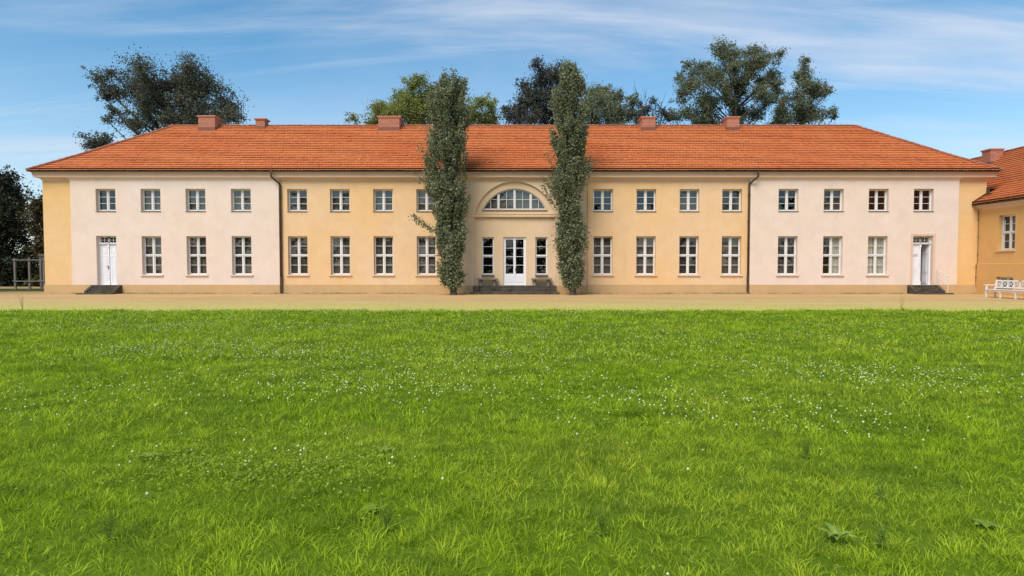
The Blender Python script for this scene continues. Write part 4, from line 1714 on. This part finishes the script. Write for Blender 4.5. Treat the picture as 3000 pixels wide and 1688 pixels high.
def tree(name, label, loc, clumps, mat, dens, size, fork, tr, seed, group=None, bare=0, sub=13, tight=0.40):
    rng = np.random.default_rng(seed)
    rr = random.Random(seed)
    t_ = thing(name, label, 'tree', loc, 0, group)
    mb = MB()
    top = Vector((sum(c_[0] for c_ in clumps) / len(clumps) * 0.4, 0, max(c_[2] for c_ in clumps) - 1.0))
    fk = Vector((top.x * 0.25, 0, fork))
    mb.tube([Vector((0, 0, -0.2)), Vector((0.05, 0, 0.6)), fk * 0.6, fk], [tr * 1.35, tr * 1.05, tr * .9, tr * .8], 9)
    main = bez(fk, Vector((top.x * .4, 0.3, (fork + top.z) / 2)), top, 8)
    mb.tube(main, [tr * .7 * (1 - i / 8) + 0.05 for i in range(9)], 7)
    pts = []
    for (x, y, z, r) in clumps:
        r *= 1.12
        z -= 0.30 * r
        c_ = Vector((x, y, z))
        dist = (Vector((c_.x, c_.y, 0)) - Vector((top.x * .4, 0, 0))).length
        zs = max(fork - 0.3, min(z - 0.4 - dist * 0.75, top.z - 1))
        kk = min(8, max(0, int((zs - fork) / max(.1, (top.z - fork)) * 8)))
        st = main[kk]
        mid = st * 0.45 + c_ * 0.55 + Vector((rr.uniform(-.8, .8), rr.uniform(-.6, .6), -0.16 * dist + rr.uniform(-.4, .6)))
        path = bez(st, mid, c_, 6)
        r0 = min(tr * .32, 0.025 + 0.010 * dist + 0.025 * r)
        mb.tube(path, [r0 * (1 - .8 * i / 6) + 0.012 for i in range(7)], 5)
        # foliage along the outer limb and across to the neighbouring clumps
        nn = int(dens * r * .28)
        f_ = rng.uniform(0.5, 1.0, nn)[:, None]
        A_, B_, C_ = (np.array(q_) for q_ in (st, mid, c_))
        pts.append(A_ * (1 - f_) ** 2 + B_ * 2 * f_ * (1 - f_) + C_ * f_ ** 2 + rng.normal(size=(nn, 3)) * 0.30)
        near = sorted(clumps, key=lambda q_: (q_[0] - x) ** 2 + (q_[2] - z) ** 2)[1:4]
        for q_ in near:
            e_ = np.array((q_[0], q_[1], q_[2] - .5 * q_[3]))
            if np.linalg.norm(e_ - C_) > 3.2:
                continue
            nn = int(dens * r * .22)
            f_ = rng.uniform(0.1, 0.9, nn)[:, None]
            pts.append(C_ + (e_ - C_) * f_ + rng.normal(size=(nn, 3)) * np.array([.34, .34, .30]) * r)
        for k_ in range(sub):
            d = Vector((rr.gauss(0, 1), rr.gauss(0, 1), rr.gauss(0.15, 1))).normalized()
            L = r * rr.uniform(0.35, 1.12)
            e = c_ + d * L
            mb.tube([c_, c_ + d * L * .5 + Vector((0, 0, .06 * r)), e], [0.035 * min(1, r), 0.022, 0.008], 4, cap=False)
            nn = int(dens * 0.95 * r * r / sub * rr.uniform(0.5, 1.5))
            sg = r * tight * rr.uniform(0.5, 1.15)
            pts.append(np.array(e) + rng.normal(size=(nn, 3)) * np.array([sg, sg, sg * .62]))
            n2 = nn // 4
            f_ = rng.uniform(0.2, 1, n2)[:, None]
            pts.append(np.array(c_) + f_ * (np.array(e) - np.array(c_)) + rng.normal(size=(n2, 3)) * 0.14 * r)
        for k_ in range(2):
            d = Vector((rr.gauss(0, 1), rr.gauss(0, .6), rr.gauss(0.3, .7))).normalized()
            e = c_ + d * r * rr.uniform(1.05, 1.4)
            mb.tube([c_, e], [0.02, 0.006], 4, cap=False)
            nn = int(dens * r * 0.05)
            pts.append(np.array(e) + rng.normal(size=(nn, 3)) * 0.11)
    for k_ in range(bare):
        a = main[rr.randint(3, 7)] + Vector((rr.uniform(-.3, .3), 0, 0))
        e = a + Vector((rr.uniform(-1.6, 1.9), rr.uniform(-.8, .8), rr.uniform(1.6, 3.4)))
        md = (a + e) / 2 + Vector((rr.uniform(-.3, .3), 0, -.2))
        mb.tube(bez(a, md, e, 5), [.045, .038, .03, .022, .015, .006], 4)
        for q_ in range(4):
            f_ = rr.uniform(.4, .95)
            s_ = a + (e - a) * f_
            mb.tube([s_, s_ + Vector((rr.uniform(-.6, .6), rr.uniform(-.3, .3), rr.uniform(.3, .9)))], [.014, .005], 4, cap=False)
    mb.build('trunk', BARK, t_)
    leaves('crown', np.concatenate(pts), size, mat, t_, rng)
    return t_


TA = [(-9.4, 0.5, 20.9, 0.85), (-8.4, 1.1, 21.5, 0.7), (-8.4, 1.3, 19.6, 0.97), (-6.9, 1.9, 20.2, 1.16), (-5.2, 1.1, 20.9, 1.09), (-5.4, 1.9, 19.0, 1.09), (-3.5, -2.1, 21.1, 1.24), (-3.1, -0.2, 19.4, 1.16), (-1.9, 2.0, 21.5, 0.97), (-1.0, 0.7, 20.7, 1.24), (-1.2, 1.8, 19.0, 1.16), (0.8, -1.7, 21.3, 1.09), (0.9, -0.1, 19.6, 1.24), (2.3, -1.1, 20.0, 1.09), (3.0, 0.2, 18.6, 1.16), (3.9, 0.3, 17.7, 0.97), (4.5, -2.1, 16.4, 0.97), (3.0, -1.2, 16.9, 0.97), (1.5, -1.0, 17.9, 1.16), (-0.1, 1.8, 17.3, 1.09), (-1.6, 1.2, 17.3, 0.78), (0.7, -1.5, 16.0, 1.16), (2.2, 1.3, 15.8, 0.78), (-6.4, -1.6, 17.1, 0.5), (-5.7, 0.5, 16.4, 0.78), (-4.6, -1.6, 15.9, 0.54), (-6.8, -2.2, 16.1, 0.39), (-9.8, 1.6, 14.1, 0.58), (-9.0, -1.3, 13.5, 0.78), (-7.7, -1.3, 13.9, 0.7), (-6.5, 2.1, 14.3, 0.54), (-10.2, 1.6, 13.1, 0.35), (-8.3, -0.9, 12.9, 0.54), (-2.0, 2.0, 15.8, 0.97), (-0.7, 0.2, 15.4, 0.97), (-8.9, 0.8, 19.0, 0.54)]
TB = [(-6.9, -1.3, 14.7, 0.43), (-6.2, 1.9, 14.9, 0.51), (-5.1, 0.8, 16.0, 0.65), (-5.4, 2.1, 15.2, 0.72), (-4.0, 1.7, 16.6, 0.65), (-3.7, -0.9, 15.3, 0.87), (-2.6, -0.6, 16.9, 0.65), (-1.7, -1.5, 17.5, 0.58), (-2.1, -1.6, 15.9, 0.94), (-0.9, -1.9, 17.9, 0.58), (-0.6, -0.9, 16.4, 1.01), (0.8, 0.5, 17.1, 1.01), (1.9, -2.2, 16.2, 1.01), (3.3, 0.8, 15.9, 1.01), (4.5, -0.7, 16.5, 0.54), (5.4, -0.8, 15.9, 0.51), (4.5, 1.4, 15.2, 0.79), (5.5, -0.1, 14.8, 0.47), (-1.7, -0.8, 14.8, 0.9), (0.4, -0.1, 15.0, 1.08), (2.6, 0.9, 14.8, 1.01)]
TC = [(-5.0, -1.9, 17.7, 0.57), (-4.1, 2.1, 18.5, 0.61), (-4.5, -2.1, 16.7, 0.73), (-2.7, 1.1, 19.9, 0.82), (-3.3, 1.5, 20.9, 0.57), (-1.9, -2.1, 21.7, 0.65), (-0.7, 1.3, 22.2, 0.65), (-1.3, -0.6, 20.7, 1.02), (-2.1, 0.3, 18.7, 0.98), (0.2, -2.2, 20.9, 1.14), (-0.4, -2.0, 18.9, 1.14), (-2.5, -1.4, 16.9, 0.98), (-0.2, 2.0, 16.9, 1.14), (1.4, -1.3, 18.5, 1.22), (1.8, 1.1, 16.9, 1.02), (2.9, 1.9, 21.0, 0.37), (3.2, 1.9, 20.3, 0.41), (1.4, -0.7, 20.5, 0.98), (-3.5, -0.6, 18.0, 0.57)]
TH = [(-1.2, 0.1, 17.9, 0.75), (-0.1, 1.2, 18.5, 0.67), (-0.5, -1.7, 16.8, 1.05), (0.9, 1.1, 17.8, 0.67), (1.5, 1.3, 18.0, 0.45), (1.0, 1.6, 16.5, 0.9), (2.1, -2.0, 16.7, 0.52), (-0.8, 2.0, 15.5, 1.05), (0.7, -1.8, 15.3, 0.94), (2.2, -0.7, 15.6, 0.52), (-1.6, 0.5, 16.5, 0.67)]
TA += [(-2.4, -0.1, 20.2, 1.01), (-2.7, -0.4, 18.3, 0.93), (-4.1, -1.2, 17.9, 0.85), (-5.3, 1.2, 17.5, 0.62), (-1.6, -1.6, 16.4, 0.85), (-3.8, 0.0, 16.4, 0.54), (-3.2, 1.3, 17.3, 0.7), (-0.5, -1.3, 18.3, 0.93), (-0.6, 0.2, 20.0, 0.85), (-4.4, 0.4, 20.0, 0.85)]
TB += [(-4.6, -0.7, 15.9, 0.65), (-3.1, 0.6, 16.2, 0.65), (-1.5, 0.7, 16.6, 0.72), (-0.1, -0.3, 17.1, 0.65), (-1.2, -1.3, 15.4, 0.79)]
TC += [(-1.7, -0.7, 19.5, 0.82), (-3.1, -0.9, 18.7, 0.73), (-1.3, -0.7, 17.9, 0.9), (-3.7, 1.0, 17.3, 0.65)]
TD = [(-0.8, 1.8, 16.5, 0.28), (-1.0, -0.7, 15.3, 0.46), (-0.1, 1.9, 14.5, 0.5), (-1.3, 0.2, 14.6, 0.5), (0.7, -0.8, 15.1, 0.32), (1.2, -0.8, 14.6, 0.39), (-0.3, -1.4, 15.9, 0.25), (-1.8, -1.9, 14.5, 0.39), (1.8, -1.5, 14.3, 0.25)]
TE = [(-4.9, 0.8, 22.2, 0.4), (-5.3, 2.2, 21.1, 0.44), (-6.2, -1.5, 18.4, 0.68), (-5.4, -2.0, 19.3, 0.8), (-6.1, 2.1, 17.5, 0.56), (-4.4, 0.1, 20.2, 0.88), (-3.7, -0.4, 21.4, 0.72), (-2.3, -1.2, 22.9, 0.8), (-1.2, 0.4, 23.4, 0.72), (0.1, 1.4, 23.4, 0.64), (1.4, -0.2, 23.1, 0.64), (2.3, -0.3, 22.5, 0.72), (3.4, -2.0, 22.2, 0.4), (3.7, 1.8, 21.3, 0.28), (-3.0, -2.1, 20.0, 1.0), (-3.4, -0.0, 18.4, 1.0), (-4.6, 1.5, 17.5, 0.64), (-5.6, -1.6, 16.6, 0.36), (-2.6, 1.0, 17.3, 0.88), (-1.7, 2.0, 21.7, 0.88), (-1.1, 0.6, 19.6, 0.56), (-0.1, 1.3, 18.1, 0.48), (1.6, -1.7, 21.6, 0.8), (2.2, -0.3, 20.0, 0.8), (1.8, -1.5, 18.6, 0.8), (0.9, 1.5, 17.4, 0.8), (3.4, -0.9, 19.7, 0.64), (3.9, -0.2, 19.0, 0.4), (-2.2, 2.2, 16.3, 0.8), (-0.2, 1.5, 16.2, 0.8), (2.6, 2.1, 17.4, 0.72), (-3.7, -0.2, 16.3, 0.64)]
TF = [(0.2, -0.1, 23.5, 0.47), (0.7, 1.0, 22.4, 0.68), (-0.4, -0.1, 21.9, 0.56), (0.2, -0.9, 20.8, 0.86), (1.4, -0.4, 20.8, 0.64), (1.9, -1.6, 19.9, 0.51), (-0.7, -0.5, 19.7, 0.68), (0.6, 2.1, 18.9, 0.86), (-1.3, 2.0, 18.5, 0.77), (-1.8, 0.6, 17.5, 0.77), (-0.1, -0.0, 17.7, 0.86), (1.3, -0.7, 17.6, 0.6), (2.4, -1.8, 17.8, 0.39), (2.9, -1.0, 17.3, 0.3), (-2.5, 1.2, 17.2, 0.6)]
TE += [(-1.0, -1.5, 21.0, 0.72), (-0.2, -0.4, 20.0, 0.72), (0.6, 0.7, 19.2, 0.72), (3.5, -0.2, 20.8, 0.48), (-0.5, 0.7, 22.2, 0.8), (0.7, -1.1, 21.6, 0.72), (-1.2, -0.8, 18.4, 0.64), (0.5, -1.2, 20.4, 0.64), (3.0, 0.0, 18.2, 0.64), (-2.2, 1.4, 18.6, 0.72)]
TF += [(-2.1, 0.3, 18.9, 0.6), (-1.6, 0.9, 19.9, 0.51), (1.0, -0.4, 20.0, 0.68), (1.2, 0.8, 18.7, 0.68), (-0.7, -1.3, 18.7, 0.68)]
TA = [(a, b, c_ - (0.75 if c_ > 15 else 0.0), d) for a, b, c_, d in TA]
TC = [(a, b, c_ - 0.35, d) for a, b, c_, d in TC]
BG = 'trees rising behind the house'
tree('oak_tree', 'broad dark oak leaning left behind the roof, leftmost tree above the ridge', (-31.03, 24, 0), TA, L_OAK, 760, 0.11, 8.5, 0.45, 21, BG)
tree('lime_tree', 'light green tree behind the roof and left poplar', (-7.26, 20, 0), TB, L_GREEN, 1150, 0.10, 8, 0.4, 22, BG)
tree('beech_tree', 'tall dark tree directly behind the right poplar', (4.25, 27, 0), TC, L_DARK, 850, 0.11, 9, 0.45, 23, BG)
tree('hornbeam_tree', 'rounded dark tree behind the roof just right of the right poplar', (8.57, 22, 0), TH, L_MID, 1300, 0.105, 8, 0.35, 24, BG)
tree('dying_tree', 'thin half-bare tree with leafless twigs behind a chimney', (12.35, 19, 0), TD, L_DARK, 1000, 0.10, 9, 0.2, 25, BG, bare=9)
tree('plane_tree', 'tallest airy grey-green tree behind the right half of the roof', (22.41, 26, 0), TE, L_MID, 950, 0.11, 9, 0.26, 26, BG)
tree('ash_tree', 'narrow airy tree behind the roof, rightmost above the ridge', (30.75, 30, 0), TF, L_MID, 950, 0.11, 10, 0.24, 27, BG)


def shrub_tree(name, label, loc, rx, ry, h, mat, n, size, seed, taper=0.75):
    rr = random.Random(seed)
    cl_ = []
    for i in range(n):
        z = rr.uniform(0.06, 1.0) * h
        k_ = 1 - (z / h) ** 2.2 * taper
        a = rr.uniform(0, 6.28)
        u_ = math.sqrt(rr.random())
        cl_.append((rx * k_ * u_ * math.cos(a), ry * k_ * u_ * math.sin(a), z, rr.uniform(0.5, 0.85)))
    return tree(name, label, loc, cl_, mat, 560, size, min(1.2, h * .2), 0.22, seed, 'trees at the left edge', sub=7, tight=0.42)


shrub_tree('yew_tree', 'dense dark evergreen tree at the left edge behind the timber frame', (-42.0, 15.0, 0), 3.4, 2.0, 9.0, L_EVER, 60, 0.13, 31)
shrub_tree('hedge_tree', 'olive-brown bushy tree squeezed against the left corner of the house', (-36.4, 13.6, 0), 2.4, 1.6, 7.6, L_BROWN, 40, 0.12, 32, .5)
shrub_tree('spruce_tree', 'tallest dark tree cut off by the left picture edge', (-48.0, 18.0, 0), 4.0, 2.0, 10.5, L_EVER, 50, 0.18, 33)
shrub_tree('thicket_tree', 'green-grey tree filling the gap beside the timber frame', (-38.8, 18.0, 0), 2.6, 1.6, 9.0, L_MID, 40, 0.13, 34)


# columnar poplars
def poplar(label, x, prof, seed, branches=()):
    rng = np.random.default_rng(seed)
    rr = random.Random(seed)
    t_ = thing('poplar_tree', label, 'tree', (x, -1.9, 0), 0, 'columnar poplars before the facade')
    prof = [(p[0] * .985, p[1], p[2]) for p in prof]
    H = prof[-1][0]
    zs = [p[0] for p in prof]
    Ls = [p[1] * min(1.10, 0.66 + p[0] * .11) for p in prof]
    Rs = [p[2] * min(1.10, 0.66 + p[0] * .11) for p in prof]
    mb = MB()
    mb.tube([(0.12, 0, -0.1), (0.11, 0, 0.15), (0.08, 0, 0.7), (0.02, 0, 2), (0, 0, 6), (0, 0, H - .6)], [.24, .19, .16, .14, .09, .02], 9)
    pts = []
    nb = 400
    for i in range(nb):
        z = 0.72 + (H - 0.77) * rr.random() ** 0.98
        a = rr.uniform(0, 2 * math.pi)
        l_ = float(np.interp(z, zs, Ls))
        r_ = float(np.interp(z, zs, Rs))
        cxm, hw = (l_ + r_) / 2, (r_ - l_) / 2
        u_ = math.sqrt(rr.uniform(0.05, 1.0))
        jit = rr.uniform(0.80, 1.0)
        ex = cxm + hw * u_ * jit * math.cos(a)
        ey = hw * 0.95 * u_ * jit * math.sin(a)
        rise = rr.uniform(0.7, 1.6) * (0.4 + u_)
        z0 = max(0.12, z - rise)
        st = Vector((0.08 * (1 - z0 / H), 0, z0))
        e = Vector((ex, ey, z))
        md = Vector((ex * .75, ey * .75, z0 + (z - z0) * .35))
        path = bez(st, md, e, 4)
        mb.tube(path, [.03, .024, .018, .012, .006], 4, cap=False)
        nn = int(rr.uniform(95, 200))
        f_ = rng.uniform(0.40, 1.05, nn) ** 0.8
        P0, P1, P2 = (np.array(v_) for v_ in (st, md, e))
        f_ = f_[:, None]
        q_ = P0 * (1 - f_) ** 2 + P1 * 2 * f_ * (1 - f_) + P2 * f_ ** 2
        sg = rr.uniform(0.06, 0.12)
        pts.append(q_ + rng.normal(size=(nn, 3)) * np.array([sg, sg, sg * 1.1]))
    for (z0, ex, z1, nn) in branches:
        st, e = Vector((0, 0, z0)), Vector((ex, -0.5, z1))
        md = Vector((ex * .55, -.3, z0 + (z1 - z0) * .35))
        mb.tube(bez(st, md, e, 5), [.045, .035, .028, .02, .014, .006], 5)
        f_ = rng.uniform(0.4, 1.03, nn)[:, None]
        P0, P1, P2 = (np.array(v_) for v_ in (st, md, e))
        q_ = P0 * (1 - f_) ** 2 + P1 * 2 * f_ * (1 - f_) + P2 * f_ ** 2
        pts.append(q_ + rng.normal(size=(nn, 3)) * np.array([.1, .12, .1]))
    mb.build('trunk', BARK, t_)
    leaves('crown', np.concatenate(pts), 0.078, L_POPLAR, t_, rng, 1.2)
    return t_


PL = [(0.25, -.10, .2), (.5, -.3, .45), (.95, -.72, .95), (1.55, -.92, 1.05), (1.98, -.75, .62), (2.62, -.92, 1.0), (3.48, -.95, 1.0), (4.12, -.85, .82), (5.2, -1.24, 1.0), (6.06, -1.5, .82), (6.5, -1.46, .75), (7.34, -1.57, .92), (7.99, -1.75, 1.02), (9.06, -1.46, 1.12), (10.56, -1.24, 1.0), (11.63, -1.1, .9), (12.05, -.3, .4)]
PR = [(0.25, -.10, .2), (.5, -.25, .45), (.95, -.6, .85), (1.76, -.8, 1.03), (2.6, -1.08, .95), (3.48, -1.1, 1.03), (4.55, -.85, .72), (5.2, -1.0, .65), (6.06, -1.4, .6), (6.7, -1.33, .9), (7.3, -1.33, .95), (8.4, -1.33, 1.03), (9.49, -1.12, 1.03), (10.56, -1.1, .95), (11.64, -1.0, .8), (12.06, -.75, .5), (12.7, -.15, .25)]
poplar('columnar poplar left of the central door, with one low branch sticking out left', -3.42, PL, 41, [(3.0, -1.95, 4.2, 330), (5.2, -1.9, 6.5, 90)])
poplar('columnar poplar right of the central door, the taller of the two', 3.03, PR, 42, [(5.0, -1.65, 6.3, 90)])


# ------------------------------------------------------------------ weeds in the lawn and on the forecourt
def leafy(mb, base, az, length, width, arch, rr, seg=5):
    """one tongue-shaped leaf as a bent strip with a keel"""
    d = Vector((math.cos(az), math.sin(az), 0))
    s_ = Vector((-d.y, d.x, 0))
    rows = []
    for i in range(seg + 1):
        f_ = i / seg
        w_ = width * (math.sin(math.pi * min(1, f_ * .93 + .07)) ** .7)
        c_ = Vector(base) + d * length * f_ * math.cos(arch * (1 - f_ * .5)) + Vector((0, 0, length * math.sin(arch) * (f_ - .62 * f_ * f_)))
        rows.append((c_ - s_ * w_ / 2 + Vector((0, 0, w_ * .18)), c_, c_ + s_ * w_ / 2 + Vector((0, 0, w_ * .18))))
    for a, b in zip(rows[:-1], rows[1:]):
        mb.face([a[0], a[1], b[1], b[0]], rr.random())
        mb.face([a[1], a[2], b[2], b[1]], rr.random())


def weed(name, label, x, y, n, length, width, arch, seed, group=None, stalks=0, sh=0.3, z=None):
    rr = random.Random(seed)
    z0 = float(lawn_z(np.array([x]), np.array([y]))[0]) if z is None else z
    w_ = thing(name, label, 'weed', (x, y, z0), 0, group)
    for i in range(n):
        mb = MB()
        leafy(mb, (0, 0, 0.01), 6.28 * i / n + rr.uniform(-.3, .3), length * rr.uniform(.7, 1.15), width * rr.uniform(.8, 1.15), arch * rr.uniform(.75, 1.2), rr)
        mb.build('leaf', L_WEED, w_, rnd=True, smooth=True)
    for i in range(stalks):
        mb = MB()
        tx, ty_ = rr.uniform(-.3, .3) * sh, rr.uniform(-.3, .3) * sh
        h_ = sh * rr.uniform(.7, 1.1)
        mb.tube([(0, 0, 0), (tx * .4, ty_ * .4, h_ * .55), (tx, ty_, h_)], [.0028, .0022, .0012], 5)
        for k_ in range(16):
            f_ = .35 + .65 * k_ / 15
            a = k_ * 2.4
            px_, py_, pz_ = tx * f_, ty_ * f_, h_ * f_
            ex_, ey_ = px_ + .022 * math.cos(a), py_ + .022 * math.sin(a)
            mb.tube([(px_, py_, pz_), (ex_, ey_, pz_ + .012)], [.001, .0008], 3, cap=False)
            mb.face([(ex_ - .004, ey_, pz_ + .012), (ex_, ey_ + .004, pz_ + .014), (ex_ + .004, ey_, pz_ + .02), (ex_, ey_ - .004, pz_ + .02)], .9)
        mb.build('stalk', L_WEED, w_, rnd=True)
    return w_


weed('dock_plant', 'pale broad-leaved dock plant at the bottom edge right of centre', 1.50, -31.02, 7, 0.125, 0.034, 1.1, 51)
weed('burdock_plant', 'round-leaved weed in the grass near the lower right corner', 2.46, -30.78, 6, 0.085, 0.05, 0.7, 52)
weed('mugwort_plant', 'small grey-green bushy weed in the grass at lower left', -2.78, -29.75, 14, 0.10, 0.03, 1.2, 53)
weed('dandelion_plant', 'upright forked pale leaves in the lawn left of centre', -1.08, -29.7, 4, 0.12, 0.03, 1.3, 54)
weed('plantain_plant', 'flat rosette weed at the bottom edge below the left poplar', -0.95, -30.7, 7, 0.08, 0.028, 0.6, 55)
weed('sorrel_plant', 'slender seeding weed with small pods in the lower right lawn', 2.15, -30.35, 4, 0.08, 0.02, 0.9, 56, None, 4, 0.15)
weed('shepherds_purse', 'seeding weed with thin podded stalks at the bottom right', 1.72, -31.05, 4, 0.07, 0.018, 0.9, 57, None, 5, 0.13)
for i, (x, y, lb) in enumerate(((-0.80, -30.95, 'pale podded seeding weed at the bottom edge, left of the picture centre'),
                                (0.30, -31.05, 'pale podded seeding weed at the bottom edge, right of the picture centre'),
                                (-2.25, -30.95, 'pale podded seeding weed in the bottom left corner of the lawn'),
                                (2.05, -29.6, 'pale podded seeding weed in the lawn at right, farther back than the others'))):
    weed('seeding_weed', lb, x, y, 3, 0.05, 0.014, 1.0, 70 + i, 'seeding weeds in the foreground', 6, 0.15)
weed('tall_weed', 'thin dry stalks standing at the lawn edge on the right', 12.7, -14.4, 4, 0.12, 0.02, 0.9, 58, None, 5, 0.55)
weed('tall_stalk', 'thin dry stalks standing at the lawn edge on the left', -16.3, -14.4, 4, 0.12, 0.02, 0.9, 59, None, 5, 0.55)

# small tufts along the foot of the wall and moss edge
fr2 = np.random.default_rng(77)
N2 = 5200
tx = fr2.uniform(-26.8, 26.3, N2)
clump = (np.sin(tx * 1.7) + np.sin(tx * 4.3 + 2) + np.sin(tx * 0.6 + 1)) > fr2.uniform(-1.2, 2.4, N2)
inn = (np.abs(tx) > 2.7)
tx = tx[clump & inn]
plane = np.where((np.abs(tx) > 13.4) & (np.abs(tx) < 25.2), RIS - 0.03, -0.035)
ty = plane - np.abs(fr2.normal(0, 0.06, len(tx)))
okd = ~((np.abs(np.abs(tx) - DOOR_X) < 1.05))
tx, ty = tx[okd], ty[okd]
n = len(tx)
h = fr2.uniform(0.02, 0.085, n)
a = fr2.uniform(0, 6.28, n)
lx, ly = np.cos(a) * h * .7, -np.abs(np.sin(a)) * h * .7
w = 0.012
V = np.stack([np.stack([tx - w, ty, 0 * tx], 1), np.stack([tx + w, ty, 0 * tx], 1), np.stack([tx + lx, ty + ly, h], 1)], 1).reshape(-1, 3)
o = np_mesh('wall_foot_grass', V, [np.arange(n * 3).reshape(-1, 3)], GRASS, fr2.random(n) * 0.4)
tag(o, 'sparse weeds and grass along the foot of the house wall', 'grass', kind='stuff')

# sparse short grass creeping from the lawn into the gravel
N3 = 16000
gx_ = fr2.uniform(-24, 24, N3)
gy_ = lawn_edge(gx_) + np.abs(fr2.exponential(0.9, N3))
pt = lumps(gx_, gy_ * 2.5, 33, 1.2)
ok = (pt > fr2.uniform(-0.6, 1.0, N3)) & (gy_ < -7)
gx_, gy_ = gx_[ok], gy_[ok]
n = len(gx_)
h = fr2.uniform(0.012, 0.045, n)
a = fr2.uniform(0, 6.28, n)
lx, ly = np.cos(a) * h, np.sin(a) * h
V = np.stack([np.stack([gx_ - .008, gy_, 0 * gx_], 1), np.stack([gx_ + .008, gy_, 0 * gx_], 1), np.stack([gx_ + lx, gy_ + ly, h], 1)], 1).reshape(-1, 3)
o = np_mesh('forecourt_grass', V, [np.arange(n * 3).reshape(-1, 3)], GRASS, fr2.random(n))
tag(o, 'sparse short grass creeping from the lawn into the gravel', 'grass', kind='stuff')

# stones and small weeds strewn over the forecourt
N4 = 9000
px_ = fr2.uniform(-27, 26, N4)
py_ = fr2.uniform(-14.0, -0.3, N4)
h = fr2.uniform(0.008, 0.022, N4)
sv = np.array([(1, 0, 0), (0, 1, 0), (-1, 0, 0), (0, -1, 0), (0.1, 0.1, .8)])
rot = fr2.uniform(0, 6.28, N4)
cs, sn = np.cos(rot), np.sin(rot)
el = fr2.uniform(.6, 1.3, (N4, 1))
loc = np.stack([sv[None, :, 0] * cs[:, None] * el - sv[None, :, 1] * sn[:, None], sv[None, :, 0] * sn[:, None] * el + sv[None, :, 1] * cs[:, None], np.repeat(sv[None, :, 2], N4, 0)], -1)
V = (np.stack([px_, py_, 0 * px_], 1)[:, None] + loc * h[:, None, None]).reshape(-1, 3)
tf = np.array([(0, 1, 4), (1, 2, 4), (2, 3, 4), (3, 0, 4)])
Fp = (tf[None] + (np.arange(N4) * 5)[:, None, None]).reshape(-1, 3)
t = NT('pebble')
t.color(t.mix(t.attr('rnd'), (0.62, 0.48, 0.32), (0.20, 0.14, 0.09))).rough(0.9)
o = np_mesh('pebbles', V, [Fp], t.m, np.repeat(fr2.random(N4), 4))
tag(o, 'loose pebbles strewn over the gravel forecourt', 'pebbles', kind='stuff')

# park wood across the lawn, mirrored in the window panes
wr_ = np.random.default_rng(90)
pts = []
for i in range(34):
    cx1 = -95 + i * 5.8 + wr_.normal(0, 1.5)
    cy1 = -82 + wr_.normal(0, 4)
    H_ = wr_.uniform(9, 19)
    for k_ in range(16):
        z_ = wr_.uniform(0.05, 1) * H_
        rr_ = 3.6 * (1 - (z_ / H_) ** 2 * .6)
        c_ = np.array([cx1 + wr_.normal(0, rr_ * .6), cy1 + wr_.normal(0, rr_ * .5), z_])
        pts.append(c_ + wr_.normal(size=(45, 3)) * 0.9)
o = leaves('park_wood', np.concatenate(pts), 0.75, L_DARK, None, wr_)
tag(o, 'dark wood beyond the lawn, mirrored faintly in the window panes', 'wood', kind='stuff')
